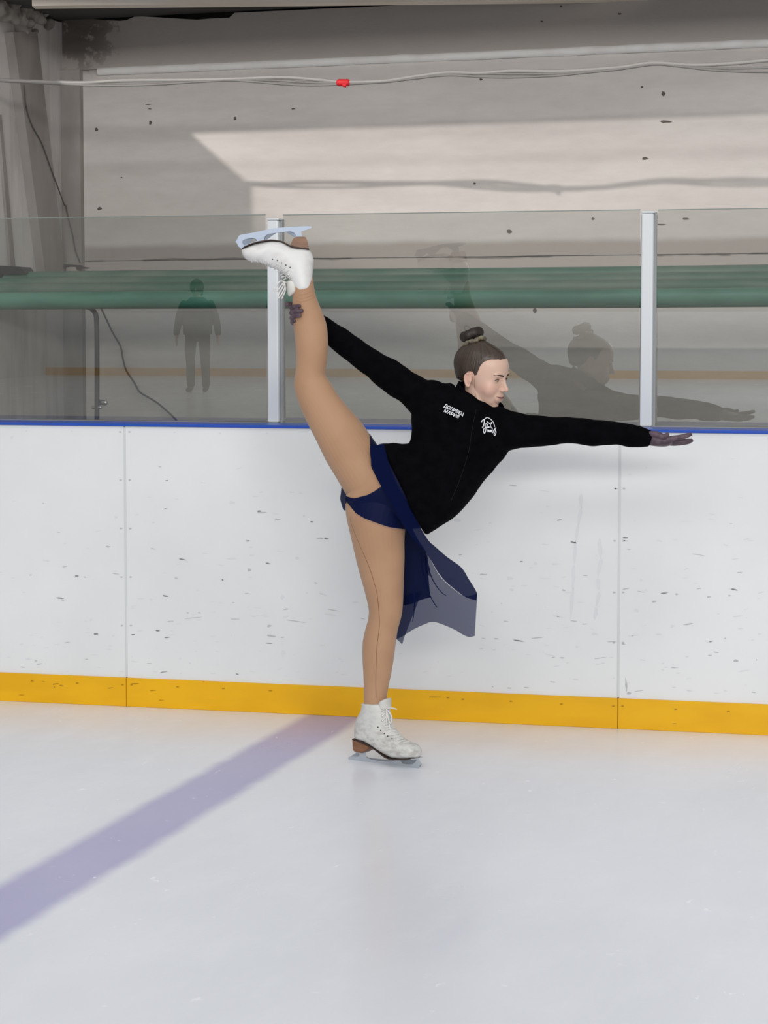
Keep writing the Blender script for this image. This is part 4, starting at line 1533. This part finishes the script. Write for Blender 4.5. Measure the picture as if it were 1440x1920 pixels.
# narrow folds where the cloth doubles
for L_, wd_ in (([(799, 1040), (802, 1062), (808, 1082), (818, 1100), (828, 1112), (836, 1117)], 2.2), ([(793, 1070), (796, 1085), (801, 1105), (808, 1122), (815, 1134), (819, 1139)], 2.2),
                ([(774, 1100), (776, 1130), (775, 1150), (773, 1166)], 2.4), ([(788, 1035), (790, 1060), (793, 1080)], 3.0)):
    R_ = [(x + wd_ * (1 - .5 * i / len(L_)), y - .6) for i, (x, y) in enumerate(L_)]
    sheet(mb, L_, R_, [-.02, -.01], [-.02, -.01], 24, 3, 0, 1, 0, -.01, 1)
# small ruffle of the back panel behind the hip
for k in range(2):
    sheet(mb, [(640, 914), (639, 925), (638, 936), (641, 948), (644, 957)], [(652, 914), (652, 926), (653, 938), (652, 948), (650, 957)], [.02, .03], [.03, .03], 12, 8, .003, 2, k, .01 * k)
skirt = mb.build('skirt', [M_chif, M_chif2], root, True)
skirt['label'] = 'sheer navy chiffon skirt swinging down to the right'

# ---- skates
M_boot = mat('white_leather', rough=.42, spec=.45, build=noisy((.55, .54, .52), (.67, .665, .65), 14, (1, 1, 1), .3, .55, .12, .002))


def scuffed_boot(nt, b):
    t = NT(nt)
    g = t.n('ShaderNodeNewGeometry')
    sep = t.n('ShaderNodeSeparateXYZ')
    t.link(g.outputs['Position'], sep.inputs[0])
    low_ = t.math('SUBTRACT', 1.0, t.ss(sep.outputs[2], .09, .17))
    n1 = t.ss(t.noise(30, (1, 1, 2), 5, .65), .42, .66)
    c = t.mix(t.math('MULTIPLY', n1, t.math('ADD', .25, t.math('MULTIPLY', low_, .6))), (.60, .60, .57), (.40, .375, .35))
    t.link(c, b.inputs['Base Color'])
    t.bump(t.noise(60, (1, 1, 1), 4, .6), b, .15, .002)


M_boot2 = mat('worn_white_leather', rough=.5, spec=.4, build=scuffed_boot)
M_sole = mat('dark_welt', (.05, .03, .025), .6, .3)
M_heelw = mat('brown_heel', (.20, .095, .045), .45, .4, build=noisy((.17, .08, .038), (.23, .11, .055), 12, (1, 1, 6)))
M_steel = mat('blade_steel', (.55, .59, .64), .38, .5, .75)
M_steel2 = mat('wet_blade_steel', (.27, .32, .40), .4, .5, .2)
M_lace = mat('white_lace', (.66, .65, .62), .8, .2)
M_eyelet = mat('dark_eyelet', (.02, .02, .02), .4, .4)
M_hook = mat('lace_hook', (.7, .7, .7), .25, .5, 1.0)
M_tongue = mat('tongue_leather', rough=.6, spec=.3, build=noisy((.55, .54, .50), (.66, .65, .61), 20))


def c5(x, y):
    return x / 7.2 + 630, y / 7.2 + 1280


def c9(x, y):
    return x / 9 + 440, y / 9 + 405


def skate(label, st, mapper, nax, conv, mboot, msteel, sole, heel, blade, eyelets, crosses, hooks, bow, tongue, zoff):
    sk = empty('ice_skate', mapper(*st[5][:2]))
    sk.parent = root
    sk.matrix_parent_inverse = Matrix.Translation(-root.location)
    sk['label'] = label
    V, F_, N = voxel([loft(st, 40, 4, mapper, nax, True)], .0022, 2)
    V = V + N * np.array([noise.noise(Vector((p * 30).tolist())) for p in V])[:, None] * .0012
    boot = mesh_obj('boot', V, F_, mboot, sk, True)
    bv = BVHTree.FromPolygons([tuple(v) for v in V], [tuple(int(i) for i in f) for f in F_])

    def s(x, y, off=.0012):
        px, py = conv(x, y)
        d = ray(px, py)
        h = bv.ray_cast(Vector(CAM), Vector(unit(d)))
        if h[0] is None:
            base = mapper(px, py)
            q = bv.find_nearest(Vector(base - nax * .012 * np.sign(np.dot(nax, FW))))
            return base
        return np.array(h[0]) + np.array(h[1]) * off * (1 if np.dot(np.array(h[1]), TO) > 0 else -1)
    # sole plate
    L_ = [mapper(*conv(x, y)) for x, y in sole]
    L_ = catmull(L_, 4)
    upv = zoff
    v, f = [], []
    m_ = len(L_)
    for i, p in enumerate(L_):
        q = i / (m_ - 1)
        hw = np.interp(q, [0, .2, .45, .75, .93, 1], [.026, .031, .027, .041, .031, .012])
        for a_, b_ in ((-hw, 0), (hw, 0), (hw, .0034), (-hw, .0034)):
            v.append(p + nax * a_ + upv * b_)
    for i in range(m_ - 1):
        for j in range(4):
            k = (j + 1) % 4
            f.append((i * 4 + j, i * 4 + k, (i + 1) * 4 + k, (i + 1) * 4 + j))
    f += [(0, 1, 2, 3), tuple(range(m_ * 4 - 1, m_ * 4 - 5, -1))]
    mesh_obj('sole', v, f, M_sole, sk)
    hp = [mapper(*conv(x, y)) for x, y in heel]
    v, f = extrude_poly(hp, nax, .027)
    bm = bmesh.new()
    vs = [bm.verts.new(p) for p in v]
    for q in f:
        bm.faces.new([vs[i] for i in q])
    bmesh.ops.bevel(bm, geom=bm.edges[:], offset=.002, segments=2, affect='EDGES')
    bm.verts.index_update()
    mesh_obj('heel', [q.co[:] for q in bm.verts], [[q.index for q in ff.verts] for ff in bm.faces], M_heelw, sk)
    bm.free()
    mb = MB()
    for poly, hw in blade:
        P = [mapper(*conv(x, y)) for x, y in poly]
        bm = bmesh.new()
        lo = [bm.verts.new(p - nax * hw) for p in P]
        hi = [bm.verts.new(p + nax * hw) for p in P]
        f1 = bm.faces.new(lo)
        f2 = bm.faces.new(hi[::-1])
        for i in range(len(P)):
            j = (i + 1) % len(P)
            bm.faces.new((lo[j], lo[i], hi[i], hi[j]))
        bmesh.ops.triangulate(bm, faces=[f1, f2])
        bm.verts.index_update()
        mb.add([q.co[:] for q in bm.verts], [[q.index for q in ff.verts] for ff in bm.faces])
        bm.free()
    mb.build('blade', msteel, sk)
    mb = MB()
    for x, y in eyelets:
        c = s(x, y, .0006)
        mb.add(*ellipsoid(c, np.array([.0026, .0026, .0012]), np.array([RT, UP, FW]), 1))
    mb.build('eyelets', M_eyelet, sk, True)
    if hooks:
        mb = MB()
        for x, y in hooks:
            c = s(x, y, .002)
            mb.add(*ellipsoid(c, np.array([.0042, .0036, .0030]), np.array([RT, UP, FW]), 2))
        mb.build('lace_hooks', M_hook, sk, True)
    mb = MB()
    for pts in crosses:
        q = catmull(pts, 3)
        mb.tube([s(x, y, .0018) for x, y in q], .0021, 7, sub=1)
    for pts, dz in bow:
        mb.tube([mapper(*conv(x, y)) - nax * np.sign(np.dot(nax, FW)) * dz for x, y in pts], .0024, 8, sub=4)
    mb.build('laces', M_lace, sk, True)
    V, F_, N = voxel([loft(tongue, 24, 4, mapper, nax, True)], .0022, 1)
    mesh_obj('tongue', V, F_, M_tongue, sk, True)
    return sk


def cv(conv, rows):
    out = []
    for r in rows:
        a, b = conv(r[0], r[1]), conv(r[2], r[3])
        out.append((*a, *b, *r[4:]))
    return out


st_l = cv(c5, [(385, 285, 600, 280, 0, .040, 2.2), (375, 300, 665, 290, 0, .041, 2.2), (352, 380, 705, 360, 0, .040, 2.2), (318, 440, 722, 430, 0, .040, 2.2), (285, 510, 735, 505, 0, .039, 2.2), (265, 600, 752, 575, 0, .038, 2.2), (262, 680, 775, 615, 0, .038, 2.3),
               (280, 752, 805, 645, 0, .037, 2.4), (390, 788, 842, 690, 0, .036, 2.5), (490, 838, 880, 735, 0, .036, 2.6), (590, 902, 925, 772, 0, .038, 2.6), (690, 964, 985, 805, 0, .041, 2.6), (780, 1003, 1050, 832, 0, .043, 2.6), (900, 1018, 1100, 875, 0, .041, 2.5),
               (1010, 1018, 1122, 925, 0, .033, 2.3), (1085, 1012, 1124, 965, 0, .018, 2.1)])
toe_up = np.array([0, 0, 1.0])
skate('worn white skate on the standing foot, blade on the ice', st_l, bootpt, BN, c5, M_boot2, M_steel,
      [(272, 756), (345, 778), (430, 805), (510, 850), (600, 912), (690, 972), (775, 1010), (900, 1024), (1020, 1024), (1108, 1012)],
      [(275, 755), (345, 780), (430, 808), (505, 852), (495, 875), (465, 905), (405, 938), (350, 926), (295, 912), (282, 880)],
      [([(170, 1022), (176, 1000), (200, 994), (298, 998), (316, 985), (322, 915), (404, 930), (408, 985), (425, 1012), (470, 1032), (560, 1050), (680, 1062), (755, 1066), (795, 1052), (806, 1010), (880, 1010), (882, 1066), (905, 1090), (960, 1102), (1040, 1102), (1072, 1072),
         (1058, 1010), (1108, 1010), (1132, 1058), (1156, 1098), (1130, 1118), (1124, 1148), (1085, 1166), (1000, 1163), (900, 1158), (760, 1140), (600, 1118), (450, 1092), (300, 1065), (200, 1044), (172, 1036)], .0019),
       ([(310, 930), (400, 945), (402, 930), (310, 912)], .022), ([(780, 1026), (1110, 1026), (1110, 1012), (780, 1008)], .026)],
      [(568, 600), (605, 645), (652, 687), (700, 722), (757, 757)],
      [[(622, 380), (660, 352), (712, 348)], [(625, 385), (665, 395), (712, 372)], [(620, 445), (665, 425), (720, 425)], [(625, 515), (668, 470), (722, 452)], [(630, 520), (680, 520), (728, 495)], [(640, 575), (690, 548), (738, 540)], [(655, 600), (705, 592), (752, 575)],
       [(680, 640), (725, 625), (770, 610)], [(712, 676), (755, 655), (800, 648)], [(735, 712), (790, 705), (838, 690)], [(770, 745), (820, 735), (868, 722)], [(805, 790), (850, 770), (905, 760)], [(842, 812), (890, 790), (940, 782)], [(900, 822), (940, 808), (985, 806)]],
      [(622, 380), (622, 448), (628, 512)],
      [([(715, 345), (770, 335), (842, 350)], .012), ([(712, 350), (735, 430), (752, 540), (765, 625)], .016), ([(715, 350), (765, 400), (795, 470), (775, 540), (745, 480), (718, 370)], .018), ([(725, 360), (722, 480), (738, 620)], .020)],
      cv(c5, [(600, 330, 722, 330, 0, .028), (596, 290, 722, 285, 0, .029), (600, 266, 722, 250, 0, .029), (625, 240, 722, 228, 0, .027), (665, 220, 716, 216, 0, .018)]), toe_up)

nraise = FW
rp = lambda px, py: W(px, py, 0)
st_r = cv(c9, [(1300, 1190, 1020, 1248, 0, .039, 2.2), (1310, 1120, 985, 1190, 0, .040, 2.2), (1315, 1040, 945, 1110, 0, .040, 2.2), (1320, 950, 890, 1045, 0, .040, 2.2), (1332, 860, 830, 985, 0, .039, 2.2), (1335, 770, 770, 945, 0, .038, 2.2), (1322, 680, 715, 905, 0, .038, 2.3),
               (1285, 600, 665, 882, 0, .037, 2.4), (1230, 565, 610, 868, 0, .036, 2.5), (1120, 550, 560, 845, 0, .036, 2.6), (1000, 535, 510, 820, 0, .037, 2.6), (900, 492, 455, 795, 0, .039, 2.6), (800, 445, 400, 778, 0, .041, 2.6), (700, 428, 340, 775, 0, .043, 2.6),
               (580, 428, 270, 768, 0, .043, 2.5), (440, 450, 210, 740, 0, .041, 2.4), (300, 488, 160, 700, 0, .036, 2.3), (190, 530, 125, 640, 0, .025, 2.1), (135, 560, 115, 590, 0, .012, 2.0)])
skate('white skate on the raised foot, blade upwards', st_r, rp, nraise, c9, M_boot, M_steel2,
      [(1255, 562), (1180, 552), (1080, 545), (990, 528), (900, 488), (810, 440), (700, 420), (600, 418), (450, 440), (300, 478), (190, 520), (118, 558)],
      [(1250, 560), (1120, 548), (1000, 530), (950, 506), (965, 450), (990, 400), (1035, 365), (1120, 362), (1200, 366), (1228, 430)],
      [([(10, 440), (40, 400), (70, 335), (110, 315), (300, 285), (500, 240), (680, 205), (850, 190), (1050, 180), (1230, 172), (1300, 180), (1296, 205), (1200, 240), (1120, 262), (1130, 300), (1140, 368), (1030, 372), (1035, 330), (1000, 280), (950, 262), (850, 268), (700, 285), (560, 310), (515, 340), (500, 380), (500, 430), (380, 445), (370, 400), (330, 375),
         (250, 380), (170, 395), (135, 420), (130, 460), (185, 515), (115, 555), (60, 510), (40, 460)], .0019),
       ([(1015, 380), (1160, 380), (1160, 362), (1015, 362)], .022), ([(190, 520), (330, 470), (500, 425), (498, 412), (330, 452), (185, 500)], .026)],
      [(640, 728), (720, 752), (792, 790), (865, 830), (935, 868)],
      [[(280, 745), (300, 760), (285, 775)], [(350, 745), (385, 755), (400, 785)], [(430, 740), (455, 765), (470, 805)], [(520, 750), (530, 790), (530, 840)], [(560, 775), (580, 800), (545, 850)], [(635, 780), (610, 810), (575, 845)], [(715, 800), (670, 835), (610, 870)],
       [(790, 830), (740, 870), (665, 905)], [(860, 860), (800, 905), (720, 945)], [(920, 905), (860, 945), (775, 995)], [(905, 965), (870, 1010), (790, 1030)], [(935, 1020), (890, 1040), (820, 1080)], [(955, 1080), (910, 1110), (850, 1120)], [(985, 1130), (940, 1150), (880, 1180)], [(1000, 1190), (950, 1200), (890, 1200)],
       [(905, 960), (880, 1000), (850, 1060)], [(960, 1070), (930, 1120), (900, 1100)]],
      [(908, 985), (955, 1075), (990, 1150)],
      [([(850, 1120), (770, 1110), (700, 1200), (670, 1270), (720, 1270), (790, 1180), (840, 1120)], .018), ([(850, 1130), (850, 1220), (790, 1340), (740, 1400), (750, 1320), (800, 1240), (845, 1150)], .022), ([(840, 1140), (860, 1250), (800, 1400)], .016)],
      cv(c9, [(1060, 1130, 872, 1130, 0, .028), (1080, 1200, 872, 1210, 0, .029), (1092, 1262, 882, 1275, 0, .028), (1050, 1300, 895, 1325, 0, .024), (990, 1330, 912, 1352, 0, .018)]), -UP)

# ============================================================ second person, mirrored in the glass
GP = np.array([(XE0 + XP1) / 2, .272, 1.13])
GN = unit(np.array([-math.sin(TURN), -math.cos(TILT), -math.sin(TILT)]))


def mirror_ground(px, py):
    d = ray(px, py)
    k = np.dot(GP - CAM, GN) / np.dot(d, GN)
    p = CAM + k * d
    r = d - 2 * np.dot(d, GN) * GN
    t = -p[2] / r[2]
    return p + t * r


pm = mirror_ground(372, 738)
r2 = empty('person', (pm[0], pm[1], 0))
tag(r2, 'person in teal jacket and dark trousers standing on the rink, seen mirrored in left glass', 'person')
O = np.array([pm[0], pm[1], 0.0])
tc = unit(np.array([0.15, 1, 0]))        # faces the boards
tr_ = np.array([tc[1], -tc[0], 0]) * 1.14


def Q(x, y, z):
    return O + tr_ * x + tc * y + np.array([0, 0, z])


def limb3(pts, rad, sq=1.0):
    return tube([Q(*p) for p in pts], rad, 14, 4)


def torso3(rows):
    rings = []
    a = np.linspace(0, 2 * math.pi, 28, endpoint=False)
    for z, hx, hy, cy in catmull(rows, 4):
        rings.append([Q(math.cos(t) * hx, cy + math.sin(t) * hy, z) for t in a])
    return rings_mesh(rings)


def fingers(x, s):
    P = []
    for k in range(4):
        yy = -.03 + .02 * k
        P.append(tube([Q(x, yy, .80), Q(x + s * .004, yy + .004, .76), Q(x - s * .002, yy + .010, .725 + .006 * abs(k - 1.4))], [.009, .0085, .007], 8))
    P.append(tube([Q(x - s * .0, .028, .845), Q(x - s * .008, .050, .815), Q(x - s * .01, .058, .785)], [.011, .010, .008], 8))
    return P


bp = [torso3([(.86, .14, .10, 0), (1.0, .13, .095, 0), (1.2, .15, .11, 0), (1.36, .17, .09, 0), (1.44, .07, .06, 0), (1.50, .052, .055, 0)]),
      ellipsoid(Q(0, .01, 1.60), np.array([.075, .095, .118]), np.array([tr_, tc, [0, 0, 1]])), ellipsoid(Q(0, .105, 1.585), np.array([.012, .018, .02]), np.array([tr_, tc, [0, 0, 1]]), 2),
      ellipsoid(Q(.077, 0, 1.59), np.array([.012, .018, .03]), np.array([tr_, tc, [0, 0, 1]]), 2), ellipsoid(Q(-.077, 0, 1.59), np.array([.012, .018, .03]), np.array([tr_, tc, [0, 0, 1]]), 2)]
for s in (-1, 1):
    bp.append(limb3([(s * .085, 0, .90), (s * .095, .01, .70), (s * .095, .01, .50), (s * .10, -.005, .30), (s * .10, -.01, .12)], [.085, .070, .052, .048, .036]))
    bp.append(limb3([(s * .16, 0, 1.36), (s * .215, 0, 1.20), (s * .25, .0, 1.06), (s * .275, .02, .92), (s * .285, .02, .86)], [.055, .044, .036, .030, .026]))
    bp.append(ellipsoid(Q(s * .288, .02, .82), np.array([.016, .040, .045]), np.array([tr_, tc, [0, 0, 1]]), 2))
    bp += fingers(s * .288, s)
V, F_, N = voxel(bp, .006, 2)
mesh_obj('body', V, F_, mat('skin_plain', (.50, .32, .25), .5, .4), r2, True)
jp = [torso3([(.90, .20, .135, 0), (1.0, .20, .135, 0), (1.2, .20, .14, 0), (1.34, .215, .12, 0), (1.42, .14, .09, 0), (1.47, .09, .085, 0)])]
for s in (-1, 1):
    jp.append(limb3([(s * .17, 0, 1.36), (s * .235, 0, 1.20), (s * .265, .0, 1.06), (s * .285, .02, .92)], [.075, .064, .058, .050]))
V, F_, N = voxel(jp, .010, 3)
mesh_obj('jacket', V, F_, mat('teal_jacket', (.012, .045, .05), .7, .3), r2, True)
tp = [torso3([(.80, .165, .12, 0), (.88, .17, .125, 0), (.98, .165, .12, 0)])]
for s in (-1, 1):
    tp.append(limb3([(s * .085, 0, .88), (s * .10, .01, .68), (s * .10, .01, .48), (s * .105, -.005, .30), (s * .105, -.01, .14)], [.092, .086, .070, .066, .062]))
V, F_, N = voxel(tp, .010, 3)
mesh_obj('trousers', V, F_, mat('dark_trousers', (.02, .02, .024), .8, .2), r2, True)
V, F_, N = voxel([ellipsoid(Q(0, .005, 1.625), np.array([.095, .115, .125]), np.array([tr_, tc, [0, 0, 1]])), ellipsoid(Q(0, -.06, 1.54), np.array([.075, .05, .09]), np.array([tr_, tc, [0, 0, 1]]))], .008, 3)
mesh_obj('hair', V, F_, mat('plain_hair', (.04, .028, .02), .6, .3), r2, True)
for s in (-1, 1):
    V, F_, N = voxel([limb3([(s * .105, -.02, .20), (s * .105, -.01, .10)], [.048, .046]), limb3([(s * .105, -.02, .085), (s * .11, .07, .07), (s * .115, .14, .062)], [.040, .042, .034])], .007, 2)
    b_ = mesh_obj('ice_skate', V, F_, mat('dark_skate', (.03, .03, .03), .5, .4), r2, True)
    v, f = extrude_poly([Q(s * .105, y, z) for y, z in ((-.08, .0), (.17, .0), (.185, .02), (.15, .04), (.10, .04), (-.03, .04), (-.07, .03))], tr_, .002)
    mesh_obj('blade', v, f, M_steel, b_)
